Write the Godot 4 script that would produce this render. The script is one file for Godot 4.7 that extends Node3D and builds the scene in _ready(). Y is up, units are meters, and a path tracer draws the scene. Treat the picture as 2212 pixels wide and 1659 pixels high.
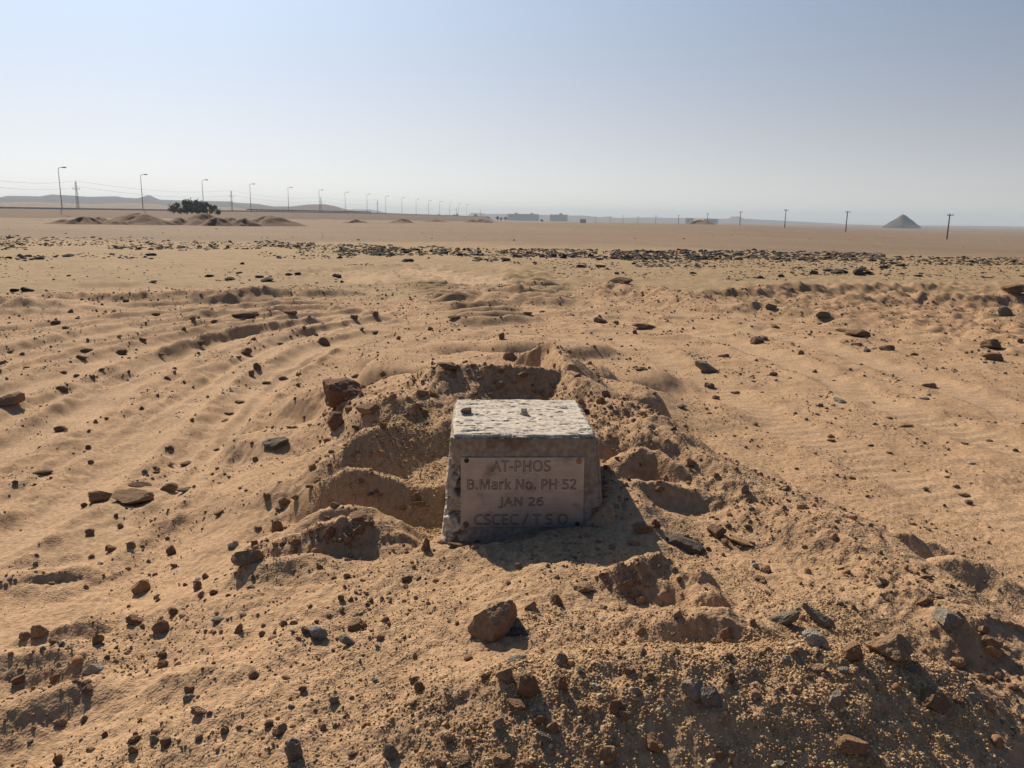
extends Node3D
# A survey benchmark block half buried in dug sand, open desert with a lit road, pylons, haze and hills behind.
# Lengths in metres, y up. EYE is where the photographer's lens stands; points of the place were surveyed along sight lines from it.

const EYE := Vector3(0.0, 1.05, 0.0)
const FOCAL := 1700.0          # focal length in the survey's picture units (a picture 2212 x 1659 units)
const PITCH := 11.8
const ROLL := 0.8
const SUN_AZIMUTH := 28.0      # degrees left of straight ahead
const SUN_HEIGHT := 36.0

var axis_right: Vector3
var axis_up: Vector3
var axis_ahead: Vector3
var used := {}

# ------------------------------------------------------------------ sight lines
func sight(u: float, v: float) -> Vector3:
	return axis_right * ((u - 1106.0) / FOCAL) - axis_up * ((v - 829.5) / FOCAL) + axis_ahead

func level_point(u: float, v: float, y: float) -> Vector3:      # where a sight line crosses the level y
	var d := sight(u, v)
	return EYE + d * ((y - EYE.y) / d.y)

func far_point(u: float, v: float, distance: float) -> Vector3: # a point on a sight line at a level distance
	var d := sight(u, v)
	return EYE + d * (distance / Vector2(d.x, d.z).length())

func numbered(called: String) -> String:
	if not used.has(called):
		used[called] = 0
		return called
	used[called] += 1
	return "%s_%03d" % [called, used[called]]

func tag(o: Node, label: String, category: String, group := "", kind := "") -> void:
	if label != "": o.set_meta("label", label)
	if category != "": o.set_meta("category", category)
	if group != "": o.set_meta("group", group)
	if kind != "": o.set_meta("kind", kind)

func thing(called: String, at: Vector3, label: String, category: String, group := "") -> Node3D:
	var o := Node3D.new()
	o.name = numbered(called)
	add_child(o)
	o.position = at
	tag(o, label, category, group)
	return o

func put(called: String, mesh: Mesh, material: Material, parent: Node = null) -> MeshInstance3D:
	var o := MeshInstance3D.new()
	o.mesh = mesh
	o.material_override = material
	o.cast_shadow = GeometryInstance3D.SHADOW_CASTING_SETTING_ON
	if parent == null:
		o.name = numbered(called)
		add_child(o)
	else:
		o.name = called
		parent.add_child(o, true)
	return o

# ------------------------------------------------------------------ materials
func noise(kind: int, frequency: float, octaves: int, seed_value: int) -> FastNoiseLite:
	var n := FastNoiseLite.new()
	n.noise_type = kind
	n.frequency = frequency
	n.fractal_type = FastNoiseLite.FRACTAL_FBM if octaves > 1 else FastNoiseLite.FRACTAL_NONE
	n.fractal_octaves = octaves
	n.seed = seed_value
	return n

func noise_texture(n: FastNoiseLite, side: int, dark: Color, light: Color) -> ImageTexture:
	var img := n.get_seamless_image(side, side)
	img.convert(Image.FORMAT_RGB8)
	var out := Image.create(side, side, true, Image.FORMAT_RGB8)
	for y in side:
		for x in side:
			out.set_pixel(x, y, dark.lerp(light, img.get_pixel(x, y).r))
	out.generate_mipmaps()
	return ImageTexture.create_from_image(out)

func stone_material(tone: Color, spread: float, bump: ImageTexture, mottle: ImageTexture, tile: float, rough := 0.95) -> StandardMaterial3D:
	var m := StandardMaterial3D.new()
	m.albedo_color = tone.linear_to_srgb()
	m.albedo_texture = mottle
	m.roughness = rough
	m.metallic_specular = 0.25
	m.uv1_triplanar = true
	m.uv1_world_triplanar = true
	m.uv1_scale = Vector3.ONE * tile
	m.heightmap_enabled = true
	m.heightmap_texture = bump
	m.heightmap_scale = spread
	return m

func plain_material(tone: Color, rough := 0.9, metal := 0.0) -> StandardMaterial3D:
	var m := StandardMaterial3D.new()
	m.albedo_color = tone.linear_to_srgb()
	m.roughness = rough
	m.metallic = metal
	return m

# ------------------------------------------------------------------ terrain: a log-polar sheet of heights round the survey point
const FINE_HALF := 43.0        # degrees of fine columns on either side of straight ahead
const FINE_COLS := 1040
const WIDE_COLS := 96
var rad := PackedFloat32Array()
var ang := PackedFloat32Array()
var ca := PackedFloat32Array()
var sa := PackedFloat32Array()
var hh := PackedFloat32Array()
var rough := PackedFloat32Array()
var pale := PackedFloat32Array()
var nr := 0
var na := 0
var broad := PackedFloat32Array()   # broad shape of the dug ground on a level grid
const BX0 := -3.6
const BZ0 := -6.4
const BSTEP := 0.05
const BW := 145
const BH := 137

func plain_height(x: float, z: float) -> float:
	var r := sqrt(x * x + z * z)
	if r < 20.0:
		return 0.0
	var az := rad_to_deg(atan2(x, -z))
	var right := smoothstep(13.0, 31.0, az) * (1.0 - smoothstep(120.0, 170.0, absf(az)))
	var y := -0.0125 * clampf(r - 26.0, 0.0, 214.0) * right
	var sway := n_wide.get_noise_2d(x, z)
	y += sway * 0.35 * smoothstep(35.0, 160.0, r)
	y += (n_wide.get_noise_2d(x * 0.22 + 900.0, z * 0.22) * 1.2 - 2.2) * smoothstep(300.0, 900.0, r)
	return y

var n_wide: FastNoiseLite
var n_big: FastNoiseLite
var n_mid: FastNoiseLite
var n_small: FastNoiseLite
var n_clod: FastNoiseLite
var n_tint: FastNoiseLite

func col_of(a: float) -> float:
	var deg := rad_to_deg(a)
	var half := WIDE_COLS / 2
	var step := (180.0 - FINE_HALF) / half
	if deg < -FINE_HALF:
		return (deg + 180.0) / step
	if deg < FINE_HALF:
		return half + (deg + FINE_HALF) / (2.0 * FINE_HALF) * FINE_COLS
	return half + FINE_COLS + (deg - FINE_HALF) / step

func row_of(r: float) -> float:
	var i := rad.bsearch(r)
	if i <= 0: return 0.0
	if i >= nr: return nr - 1.0
	return i - 1 + (r - rad[i - 1]) / (rad[i] - rad[i - 1])

func ground_y(x: float, z: float) -> float:
	var r := sqrt(x * x + z * z)
	var c := col_of(atan2(x, -z))
	var q := row_of(r)
	var i := clampi(int(q), 0, nr - 2)
	var j := clampi(int(c), 0, na - 2)
	var fi := clampf(q - i, 0.0, 1.0)
	var fj := c - j
	var k := i * na + j
	return lerpf(lerpf(hh[k], hh[k + 1], fj), lerpf(hh[k + na], hh[k + na + 1], fj), fi)

func ground_normal(x: float, z: float, e: float) -> Vector3:
	return Vector3(ground_y(x - e, z) - ground_y(x + e, z), 2.0 * e, ground_y(x, z - e) - ground_y(x, z + e)).normalized()

func ground_hit(u: float, v: float) -> Vector3:                 # where a sight line meets the ground
	var d := sight(u, v)
	d /= Vector2(d.x, d.z).length()
	var t := 0.6
	var last := t
	while t < 3000.0:
		var p := EYE + d * t
		if p.y < ground_y(p.x, p.z):
			break
		last = t
		t *= 1.006
	for k in 12:
		var m := (last + t) * 0.5
		var p := EYE + d * m
		if p.y < ground_y(p.x, p.z): t = m
		else: last = m
	var q := EYE + d * t
	q.y = ground_y(q.x, q.z)
	return q

func lay_grid() -> void:
	var half := WIDE_COLS / 2
	var step := (180.0 - FINE_HALF) / half
	for j in half: ang.append(deg_to_rad(-180.0 + j * step))
	for j in FINE_COLS: ang.append(deg_to_rad(-FINE_HALF + 2.0 * FINE_HALF * j / FINE_COLS))
	for j in half + 1: ang.append(deg_to_rad(FINE_HALF + j * step))
	na = ang.size()
	for a in ang:
		ca.append(cos(a))
		sa.append(sin(a))
	var r := 0.5
	while r < 4800.0:
		rad.append(r)
		r *= 1.012 if r < 0.85 else (1.0038 if r < 4.2 else (1.0052 if r < 13.0 else (1.011 if r < 60.0 else 1.045)))
	nr = rad.size()
	hh.resize(nr * na)
	rough.resize(nr * na)
	rough.fill(0.3)
	pale.resize(nr * na)

func broad_shape(points: Array) -> void:
	broad.resize(BW * BH)
	var xs := PackedVector3Array()
	for p in points: xs.append(level_point(p[0], p[1], p[2]) if p.size() == 3 else Vector3(p[0], p[1], p[2]))
	for j in BH:
		for i in BW:
			var x := BX0 + i * BSTEP
			var z := BZ0 + j * BSTEP
			var sum := 0.0
			var weight := 0.006
			for p in xs:
				var q: float = ((p.x - x) * (p.x - x) + (p.z - z) * (p.z - z)) / 0.024
				if q < 20.0:
					var w := exp(-q)
					sum += w * p.y
					weight += w
			broad[j * BW + i] = sum / weight

func broad_at(x: float, z: float) -> float:
	var fx := (x - BX0) / BSTEP
	var fz := (z - BZ0) / BSTEP
	if fx < 0.0 or fz < 0.0 or fx >= BW - 1 or fz >= BH - 1: return 0.0
	var i := int(fx)
	var j := int(fz)
	fx -= i
	fz -= j
	var k := j * BW + i
	return lerpf(lerpf(broad[k], broad[k + 1], fx), lerpf(broad[k + BW], broad[k + BW + 1], fx), fz)

# cells of the sheet within reach of a line of points: [row0, row1, col0, col1]
func reach(pts: PackedVector3Array, width: float) -> Array:
	var r0 := 1e9
	var r1 := 0.0
	var a0 := 10.0
	var a1 := -10.0
	for p in pts:
		var r := Vector2(p.x, p.z).length()
		var a := atan2(p.x, -p.z)
		r0 = minf(r0, r - width)
		r1 = maxf(r1, r + width)
		var s := asin(clampf(width / maxf(r, 0.01), 0.0, 0.99))
		a0 = minf(a0, a - s)
		a1 = maxf(a1, a + s)
	return [int(row_of(maxf(r0, 0.5))), int(row_of(r1)) + 1, clampi(int(col_of(maxf(a0, -3.1))), 0, na - 1), clampi(int(col_of(minf(a1, 3.1))) + 1, 0, na - 1)]

# a bank: its crest runs through surveyed points; it falls to the ground over w_front towards the survey point and over w_back behind
func bank(points: Array, w_front: float, w_back: float, sharp := 1.35, roughness := 0.0) -> void:
	var pts := PackedVector3Array()
	for p in points: pts.append(level_point(p[0], p[1], p[2]))
	var widest := maxf(w_front, w_back)
	var box := reach(pts, widest)
	var n := pts.size()
	for i in range(box[0], mini(box[1] + 1, nr)):
		var r := rad[i]
		for j in range(box[2], box[3] + 1):
			var x := r * sa[j]
			var z := -r * ca[j]
			var best := 1e9
			var by := 0.0
			var bx := 0.0
			var bz := 0.0
			for k in n - 1:
				var p := pts[k]
				var q := pts[k + 1]
				var ex := q.x - p.x
				var ez := q.z - p.z
				var t := clampf(((x - p.x) * ex + (z - p.z) * ez) / (ex * ex + ez * ez), 0.0, 1.0)
				var cx := p.x + ex * t
				var cz := p.z + ez * t
				var d2 := (x - cx) * (x - cx) + (z - cz) * (z - cz)
				if d2 < best:
					best = d2
					by = p.y + (q.y - p.y) * t
					bx = cx
					bz = cz
			if best > widest * widest: continue
			var d := sqrt(best)
			var toward := 0.0
			if d > 0.001:
				toward = ((bx - x) * bx + (bz - z) * bz) / (d * sqrt(bx * bx + bz * bz))
			var front := smoothstep(-0.35, 0.35, toward)
			var width := lerpf(w_back, w_front, front)
			d += n_mid.get_noise_2d(x, z) * 0.06 * width
			var t2 := clampf((d - 0.012) / (width - 0.012), 0.0, 1.0)
			if t2 >= 1.0: continue
			var w := lerpf((1.0 - t2) * (1.0 - t2) * (1.0 + 2.0 * t2), pow(1.0 - t2, sharp), front)
			var k2 := i * na + j
			by += 0.05 * minf(width, 0.3) * n_mid.get_noise_2d(bx * 0.8 + 5.0, bz * 0.8)
			hh[k2] = lerpf(hh[k2], by, w)
			if roughness > 0.0: rough[k2] = maxf(rough[k2], roughness * minf(1.0, 2.0 * w + 0.3) * front)

# a wheel rut or a strip of cleat marks along surveyed points on the level y
func rut(points: Array, half_width: float, depth: float, shoulder: float, cleat := 0.0, pitch := 0.1, smooth := 0.0, level := 0.0) -> void:
	var pts := PackedVector3Array()
	for p in points: pts.append(level_point(p[0], p[1], level))
	var run := PackedFloat32Array([0.0])
	for k in pts.size() - 1: run.append(run[k] + pts[k].distance_to(pts[k + 1]))
	var widest := half_width * 2.4
	var box := reach(pts, widest)
	var n := pts.size()
	for i in range(box[0], mini(box[1] + 1, nr)):
		var r := rad[i]
		for j in range(box[2], box[3] + 1):
			var x := r * sa[j]
			var z := -r * ca[j]
			var best := 1e9
			var s := 0.0
			for k in n - 1:
				var p := pts[k]
				var ex := pts[k + 1].x - p.x
				var ez := pts[k + 1].z - p.z
				var t := clampf(((x - p.x) * ex + (z - p.z) * ez) / (ex * ex + ez * ez), 0.0, 1.0)
				var d2 := (x - p.x - ex * t) * (x - p.x - ex * t) + (z - p.z - ez * t) * (z - p.z - ez * t)
				if d2 < best:
					best = d2
					s = run[k] + (run[k + 1] - run[k]) * t
			if best > widest * widest: continue
			var d := sqrt(best) * (1.0 + 0.25 * n_mid.get_noise_2d(x * 0.6, z * 0.6))
			var inner := 1.0 - smoothstep(half_width * 0.45, half_width * 1.25, d)
			var rim := exp(-pow((d - half_width * 1.45) / (half_width * 0.4), 2.0))
			var k2 := i * na + j
			var worn := 0.62 + 0.3 * n_big.get_noise_2d(x * 0.8 + 40.0, z * 0.8)
			hh[k2] += (-depth * inner + shoulder * rim) * worn
			if cleat > 0.0:
				hh[k2] += cleat * inner * pow(absf(sin(PI * s / pitch + 0.5 * n_mid.get_noise_2d(x * 0.2, z * 0.2))), 2.0) * (0.6 + 0.6 * worn)
			rough[k2] = lerpf(rough[k2], 0.06, inner * smooth)
			pale[k2] = maxf(pale[k2], inner * smooth * 0.6)

func patch(points: Array, roughness: float, level := 0.0, whiten := 0.0, lower := 0.0) -> void: # a stretch of rougher or paler ground
	var poly := PackedVector2Array()
	var pts := PackedVector3Array()
	for p in points:
		var q := level_point(p[0], p[1], level)
		pts.append(q)
		poly.append(Vector2(q.x, q.z))
	var box := reach(pts, 0.05)
	for i in range(box[0], mini(box[1] + 1, nr)):
		for j in range(box[2], box[3] + 1):
			var x := rad[i] * sa[j]
			var z := -rad[i] * ca[j]
			var wob := rad[i] * 0.02
			if Geometry2D.is_point_in_polygon(Vector2(x + wob * n_mid.get_noise_2d(x * 0.4, z * 0.4), z + wob * 2.0 * n_mid.get_noise_2d(z * 0.4, x * 0.4)), poly):
				var k := i * na + j
				if roughness >= 0.0: rough[k] = roughness
				pale[k] = maxf(pale[k], whiten)
				hh[k] -= lower

const BROAD := [
	# plain on the left, level
	[0, 1300, 0.0], [150, 1180, 0.0], [60, 1060, 0.0], [200, 980, 0.0], [330, 1060, 0.0], [330, 1180, 0.01], [450, 930, 0.0], [420, 1050, 0.01], [540, 860, 0.0], [640, 800, 0.0], [560, 930, 0.02], [760, 770, 0.02],
	# bottom left, churned
	[0, 1450, 0.02], [0, 1600, 0.03], [120, 1540, 0.04], [230, 1450, 0.05], [230, 1600, 0.07], [120, 1340, 0.01], [260, 1290, 0.01], [380, 1280, 0.05], [330, 1380, 0.06],
	# left flank of the dug mound
	[600, 1000, 0.1], [550, 1100, 0.09], [500, 1180, 0.1], [460, 1290, 0.12], [430, 1400, 0.14], [370, 1500, 0.13], [340, 1640, 0.13], [650, 930, 0.13], [690, 870, 0.12],
	[640, 1050, 0.15], [720, 1010, 0.17], [620, 1210, 0.15], [560, 1300, 0.16], [540, 1450, 0.17], [500, 1580, 0.16], [760, 940, 0.26], [820, 890, 0.29],
	# hollow left of the block and ground round it
	[870, 980, 0.225], [800, 990, 0.2], [760, 1005, 0.18], [880, 1035, 0.2], [860, 1090, 0.185], [780, 1065, 0.165], [800, 1175, 0.16], [720, 1190, 0.15], [760, 1160, 0.16], [900, 1130, 0.205], [930, 940, 0.27], [955, 1169, 0.205], [1030, 1171, 0.207], [1117, 1164, 0.218], [1191, 1152, 0.23], [1250, 1142, 0.242], [1303, 1086, 0.31], [1330, 1130, 0.27], [1290, 1000, 0.3], [1275, 930, 0.32],
	[0.03, 0.25, -2.2], [-0.1, 0.24, -2.1], [0.15, 0.26, -2.1],
	# ground in front of the block
	[1000, 1215, 0.232], [1080, 1235, 0.242], [1160, 1220, 0.252], [900, 1220, 0.22], [820, 1240, 0.2], [700, 1260, 0.185], [1260, 1210, 0.25], [1250, 1270, 0.245], [1130, 1300, 0.262], [1000, 1290, 0.235], [880, 1310, 0.22], [760, 1350, 0.2], [1080, 1390, 0.25], [960, 1400, 0.235], [850, 1420, 0.22], [700, 1420, 0.2], [640, 1530, 0.185], [780, 1520, 0.205], [920, 1510, 0.225], [1200, 1370, 0.265], [1330, 1340, 0.27], [1360, 1270, 0.25], [1440, 1180, 0.235], [1540, 1200, 0.235], [1640, 1260, 0.25], [1720, 1330, 0.275], [1820, 1330, 0.27], [1660, 1370, 0.285], [1780, 1375, 0.285], [1940, 1380, 0.235], [1560, 1290, 0.25],
	# the scoop at lower right
	[1500, 1370, 0.215], [1450, 1368, 0.225], [1560, 1374, 0.22],
	# the gravel face falling towards the survey point
	[1150, 1445, 0.28], [1300, 1415, 0.3], [1500, 1400, 0.31], [1700, 1402, 0.3], [1880, 1420, 0.28], [2030, 1450, 0.24],
	[1080, 1530, 0.235], [1300, 1520, 0.243], [1550, 1520, 0.245], [1800, 1520, 0.235], [2000, 1540, 0.2], [2150, 1540, 0.14],
	[700, 1650, 0.16], [900, 1650, 0.17], [1100, 1650, 0.18], [1300, 1650, 0.183], [1500, 1650, 0.185], [1700, 1650, 0.178], [1900, 1650, 0.16], [2100, 1650, 0.11], [2210, 1650, 0.07],
	[0.0, 0.12, -0.9], [0.3, 0.13, -0.92], [0.6, 0.11, -0.95], [-0.3, 0.09, -0.9], [0.0, 0.03, -0.7], [0.4, 0.03, -0.7],
	# right rim of the mound and the hollows inside it
	[1420, 960, 0.31], [1520, 1010, 0.19], [1460, 1000, 0.225], [1420, 1085, 0.175], [1480, 1092, 0.195], [1560, 1080, 0.24], [1600, 1060, 0.255], [1650, 1130, 0.24], [1750, 1170, 0.235], [1850, 1240, 0.225], [1960, 1310, 0.215], [2080, 1400, 0.2], [2200, 1500, 0.15],
	# smooth plain beyond the right rim
	[1500, 900, 0.02], [1600, 940, 0.0], [1700, 1000, 0.0], [1820, 1050, 0.0], [1950, 1110, 0.0], [2100, 1200, 0.0], [2200, 1280, 0.0], [2000, 1000, 0.0], [2150, 1080, 0.0], [1400, 860, 0.1], [1800, 950, 0.0], [2210, 1370, 0.02],
	# the back of the mound
	[-0.4, 0.29, -2.72], [-0.12, 0.225, -2.68], [0.15, 0.225, -2.68], [0.4, 0.27, -2.62], [0.0, 0.235, -2.5], [1000, 765, 0.25], [1100, 770, 0.3], [1250, 790, 0.26], [900, 775, 0.2], [1000, 735, 0.08], [1120, 730, 0.12], [1230, 735, 0.1], [1340, 800, 0.1], [850, 760, 0.08], [880, 840, 0.32], [1300, 830, 0.25],
]

func shape_ground() -> void:
	broad_shape(BROAD)
	for i in nr:
		var r := rad[i]
		for j in na:
			var x := r * sa[j]
			var z := -r * ca[j]
			hh[i * na + j] = plain_height(x, z) + (broad_at(x, z) if r < 7.0 else 0.0)
	# wheel ruts curving in from the left
	rut([[-60, 1215], [90, 1125], [220, 1030], [330, 940], [420, 860], [500, 800], [590, 750], [700, 712], [830, 690]], 0.128, 0.043, 0.025, 0.0, 0.09, 0.8)
	rut([[130, 1215], [200, 1165], [320, 1075], [430, 975], [510, 885], [580, 815], [680, 755], [800, 722]], 0.128, 0.037, 0.025, 0.0, 0.09, 0.7)
	rut([[-60, 1010], [90, 930], [190, 880], [290, 815], [400, 765], [520, 725], [660, 697], [800, 680]], 0.136, 0.043, 0.029, 0.0, 0.09, 0.8)
	rut([[-60, 880], [120, 815], [250, 770], [420, 724], [600, 692], [760, 676]], 0.144, 0.043, 0.029, 0.0, 0.09, 0.7)
	rut([[-60, 775], [150, 733], [300, 705], [480, 682], [680, 668]], 0.160, 0.049, 0.035, 0.0, 0.1, 0.7)
	rut([[-60, 722], [150, 697], [330, 680], [520, 666], [720, 657]], 0.160, 0.049, 0.035, 0.0, 0.1, 0.7)
	rut([[100, 672], [280, 663], [450, 657], [640, 651]], 0.200, 0.061, 0.035, 0.0, 0.1, 0.9)
	rut([[-60, 1120], [80, 1050], [200, 975], [300, 900], [400, 835], [500, 775], [610, 730], [740, 700]], 0.07, 0.022, 0.014, 0.0, 0.1, 0.3)
	rut([[-60, 945], [110, 870], [240, 815], [340, 775], [470, 735], [600, 705], [740, 682]], 0.08, 0.025, 0.018, 0.0, 0.1, 0.3)
	rut([[-60, 825], [130, 775], [280, 735], [440, 703], [620, 680], [760, 668]], 0.09, 0.029, 0.022, 0.0, 0.1, 0.3)
	rut([[330, 1130], [430, 1030], [500, 945], [560, 870], [620, 810], [700, 765], [800, 735]], 0.06, 0.018, 0.014, 0.0, 0.1, 0.2)
	# wheel ruts fanning out on the right
	rut([[1330, 690], [1450, 708], [1558, 732], [1690, 775], [1808, 825], [1941, 885], [2075, 925], [2260, 985]], 0.15, 0.03, 0.012, 0.004, 0.09, 1.0)
	rut([[1480, 690], [1620, 712], [1758, 741], [1908, 789], [2041, 835], [2260, 915]], 0.16, 0.03, 0.012, 0.004, 0.09, 1.0)
	rut([[1300, 720], [1420, 765], [1540, 830], [1660, 900], [1790, 960], [1960, 1040], [2240, 1140]], 0.14, 0.018, 0.012, 0.004, 0.09, 0.7)
	rut([[1560, 660], [1700, 672], [1850, 690], [2000, 712], [2260, 755]], 0.2, 0.05, 0.03, 0.0, 0.1, 0.6)
	# tracked vehicle: cleat marks and the flattened pale patch
	rut([[1085, 700], [1030, 665], [985, 640], [940, 618], [890, 600]], 0.5, 0.04, 0.03, 0.09, 0.42, 0.0)
	rut([[1180, 660], [1160, 625], [1145, 600], [1130, 580], [1120, 568]], 0.55, 0.03, 0.03, 0.1, 0.55, 0.0)
	rut([[1000, 655], [1120, 628], [1250, 610], [1330, 600]], 0.4, 0.03, 0.03, 0.08, 0.4, 0.0)
	rut([[690, 590], [800, 585], [880, 578], [960, 585], [1050, 600]], 0.5, 0.05, 0.08, 0.05, 0.6, 0.3)
	patch([[850, 588], [930, 578], [1000, 590], [1100, 606], [1085, 622], [980, 618], [900, 606]], 0.05, 0.0, 0.9, 0.02)
	patch([[690, 588], [740, 584], [860, 592], [850, 610], [760, 612]], 0.05, 0.0, 0.7, 0.02)
	# churned ground at far right, cloddy faces
	patch([[1500, 640], [1600, 622], [1800, 618], [2000, 612], [2300, 610], [2300, 760], [2050, 730], [1850, 690], [1650, 665]], 1.25)
	patch([[1260, 612], [1500, 630], [1480, 665], [1300, 650]], 0.9)
	patch([[560, 1120], [700, 960], [860, 830], [1200, 800], [1400, 880], [1700, 1080], [2000, 1260], [2230, 1450], [2260, 1800], [-60, 1800], [-60, 1330], [240, 1300], [430, 1230]], 0.5, 0.15)
	# banks, far to near
	bank([[-80, 632, 0.16], [0, 640, 0.14], [60, 644, 0.13], [110, 650, 0.1], [140, 660, 0.05]], 0.5, 1.0, 1.2, 0.9)
	bank([[100, 636, 0.06], [250, 633, 0.09], [370, 629, 0.11], [480, 624, 0.14], [600, 621, 0.13], [735, 626, 0.07]], 0.28, 0.5, 1.2, 1.0)
	bank([[150, 612, 0.04], [260, 608, 0.06], [330, 604, 0.03]], 0.3, 0.5)
	bank([[1255, 632, 0.06], [1320, 612, 0.14], [1400, 618, 0.14], [1480, 640, 0.1], [1540, 662, 0.05]], 0.5, 0.7, 1.3, 0.8)
	bank([[1490, 632, 0.08], [1600, 622, 0.12], [1700, 611, 0.16], [1760, 618, 0.12], [1900, 616, 0.1], [2020, 610, 0.12]], 0.4, 0.6, 1.3, 1.2)
	bank([[1850, 640, 0.1], [1960, 632, 0.13], [2090, 640, 0.13], [2230, 632, 0.16]], 0.35, 0.5, 1.3, 1.2)
	bank([[1560, 662, 0.06], [1640, 655, 0.1], [1740, 668, 0.08], [1830, 690, 0.05]], 0.3, 0.4, 1.3, 0.8)
	bank([[1148, 760, 0.4], [1172, 749, 0.425], [1198, 753, 0.425], [1218, 773, 0.415], [1232, 797, 0.4]], 0.2, 0.3, 1.3)
	bank([[850, 812, 0.372], [900, 797, 0.422], [960, 790, 0.452], [1050, 795, 0.452], [1150, 790, 0.462], [1220, 800, 0.442], [1270, 832, 0.422], [1312, 864, 0.392]], 0.46, 0.4, 1.1, 0.9)
	bank([[690, 845, 0.182], [740, 835, 0.242], [800, 850, 0.302], [850, 861, 0.362], [900, 875, 0.357], [955, 905, 0.322]], 0.17, 0.25, 1.2, 0.9)
	bank([[1318, 900, 0.382], [1340, 884, 0.407], [1362, 888, 0.402], [1395, 915, 0.382], [1430, 945, 0.362]], 0.078, 0.14, 1.1)
	bank([[1295, 935, 0.352], [1312, 915, 0.372], [1328, 897, 0.387], [1350, 906, 0.382], [1392, 938, 0.362]], 0.101, 0.12, 1.1, 0.7)
	bank([[1330, 895, 0.372], [1430, 938, 0.357], [1520, 985, 0.332], [1600, 1030, 0.312], [1700, 1080, 0.297], [1800, 1138, 0.287], [1900, 1195, 0.277], [2000, 1270, 0.267], [2100, 1350, 0.252], [2220, 1445, 0.212]], 0.2, 0.3, 1.2, 0.8)
	bank([[640, 1036, 0.172], [700, 988, 0.252], [745, 958, 0.302], [785, 930, 0.337], [840, 912, 0.332], [900, 920, 0.302]], 0.172, 0.16, 1.0, 0.6)
	bank([[672, 1052, 0.212], [710, 1035, 0.257], [745, 1018, 0.287], [790, 1021, 0.287], [835, 1032, 0.277], [890, 1048, 0.267], [945, 1050, 0.272]], 0.086, 0.1, 1.0, 0.5)
	bank([[585, 1165, 0.157], [620, 1148, 0.187], [690, 1108, 0.242], [750, 1096, 0.262], [800, 1098, 0.262], [850, 1118, 0.247]], 0.070, 0.1, 1.1, 0.6)
	bank([[562, 1190, 0.147], [640, 1166, 0.187], [700, 1143, 0.222], [760, 1128, 0.242], [815, 1117, 0.257], [865, 1148, 0.232]], 0.086, 0.08, 1.1, 0.9)
	bank([[560, 1225, 0.172], [610, 1217, 0.187], [660, 1210, 0.197], [700, 1226, 0.192]], 0.078, 0.1)
	bank([[1322, 1018, 0.312], [1350, 990, 0.332], [1382, 977, 0.340], [1418, 988, 0.332], [1455, 1010, 0.317], [1512, 1037, 0.292]], 0.078, 0.1, 1.0, 0.35)
	bank([[1338, 1058, 0.302], [1372, 1046, 0.307], [1430, 1049, 0.302], [1482, 1060, 0.287], [1530, 1070, 0.277]], 0.062, 0.12, 1.1, 0.4)
	bank([[1316, 1082, 0.31], [1348, 1066, 0.3], [1378, 1108, 0.285], [1405, 1150, 0.27], [1428, 1172, 0.255]], 0.078, 0.09, 1.2)
	bank([[1580, 1035, 0.307], [1640, 1058, 0.297], [1720, 1098, 0.282]], 0.062, 0.1)
	bank([[1352, 1232, 0.277], [1385, 1208, 0.297], [1420, 1201, 0.302], [1460, 1212, 0.292], [1488, 1236, 0.277]], 0.078, 0.09, 1.1, 1.3)
	bank([[1435, 1248, 0.277], [1470, 1237, 0.287], [1500, 1257, 0.282], [1528, 1290, 0.272]], 0.055, 0.07, 1.1, 1.0)
	bank([[1390, 1338, 0.294], [1440, 1319, 0.315], [1510, 1313, 0.322], [1575, 1322, 0.319], [1615, 1350, 0.297]], 0.066, 0.12, 1.0, 0.5)
	bank([[925, 1176, 0.232], [985, 1181, 0.246], [1040, 1175, 0.252], [1120, 1168, 0.252], [1190, 1158, 0.256], [1250, 1150, 0.26], [1300, 1140, 0.264]], 0.13, 0.06, 1.5)
	bank([[1898, 1170, 0.04], [1930, 1151, 0.075], [1965, 1150, 0.08], [1995, 1168, 0.05]], 0.12, 0.14)
	bank([[1982, 1240, 0.05], [2030, 1208, 0.09], [2075, 1203, 0.1], [2120, 1215, 0.09], [2160, 1250, 0.06]], 0.14, 0.14)
	bank([[-40, 1258, 0.025], [40, 1240, 0.032], [100, 1229, 0.036], [190, 1226, 0.036], [228, 1230, 0.02]], 0.03, 0.16, 1.0, 0.5)
	bank([[100, 1372, 0.045], [165, 1343, 0.075], [210, 1336, 0.078], [250, 1346, 0.055]], 0.06, 0.1, 1.0, 0.5)
	bank([[30, 1420, 0.06], [120, 1400, 0.08], [190, 1412, 0.08], [250, 1440, 0.08]], 0.09, 0.1, 1.2, 0.6)
	bank([[0, 1540, 0.07], [80, 1500, 0.09], [180, 1470, 0.1], [260, 1480, 0.1]], 0.1, 0.1, 1.2, 0.5)
	bank([[395, 1455, 0.145], [430, 1441, 0.158], [470, 1438, 0.165], [510, 1455, 0.17]], 0.07, 0.1, 1.4)
	bank([[980, 1482, 0.25], [1080, 1457, 0.275], [1160, 1444, 0.29], [1250, 1427, 0.3], [1400, 1405, 0.312], [1550, 1399, 0.318], [1700, 1401, 0.312], [1850, 1413, 0.3], [1960, 1430, 0.28], [2060, 1457, 0.25], [2150, 1497, 0.2]], 0.22, 0.12, 1.15, 0.7)
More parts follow.
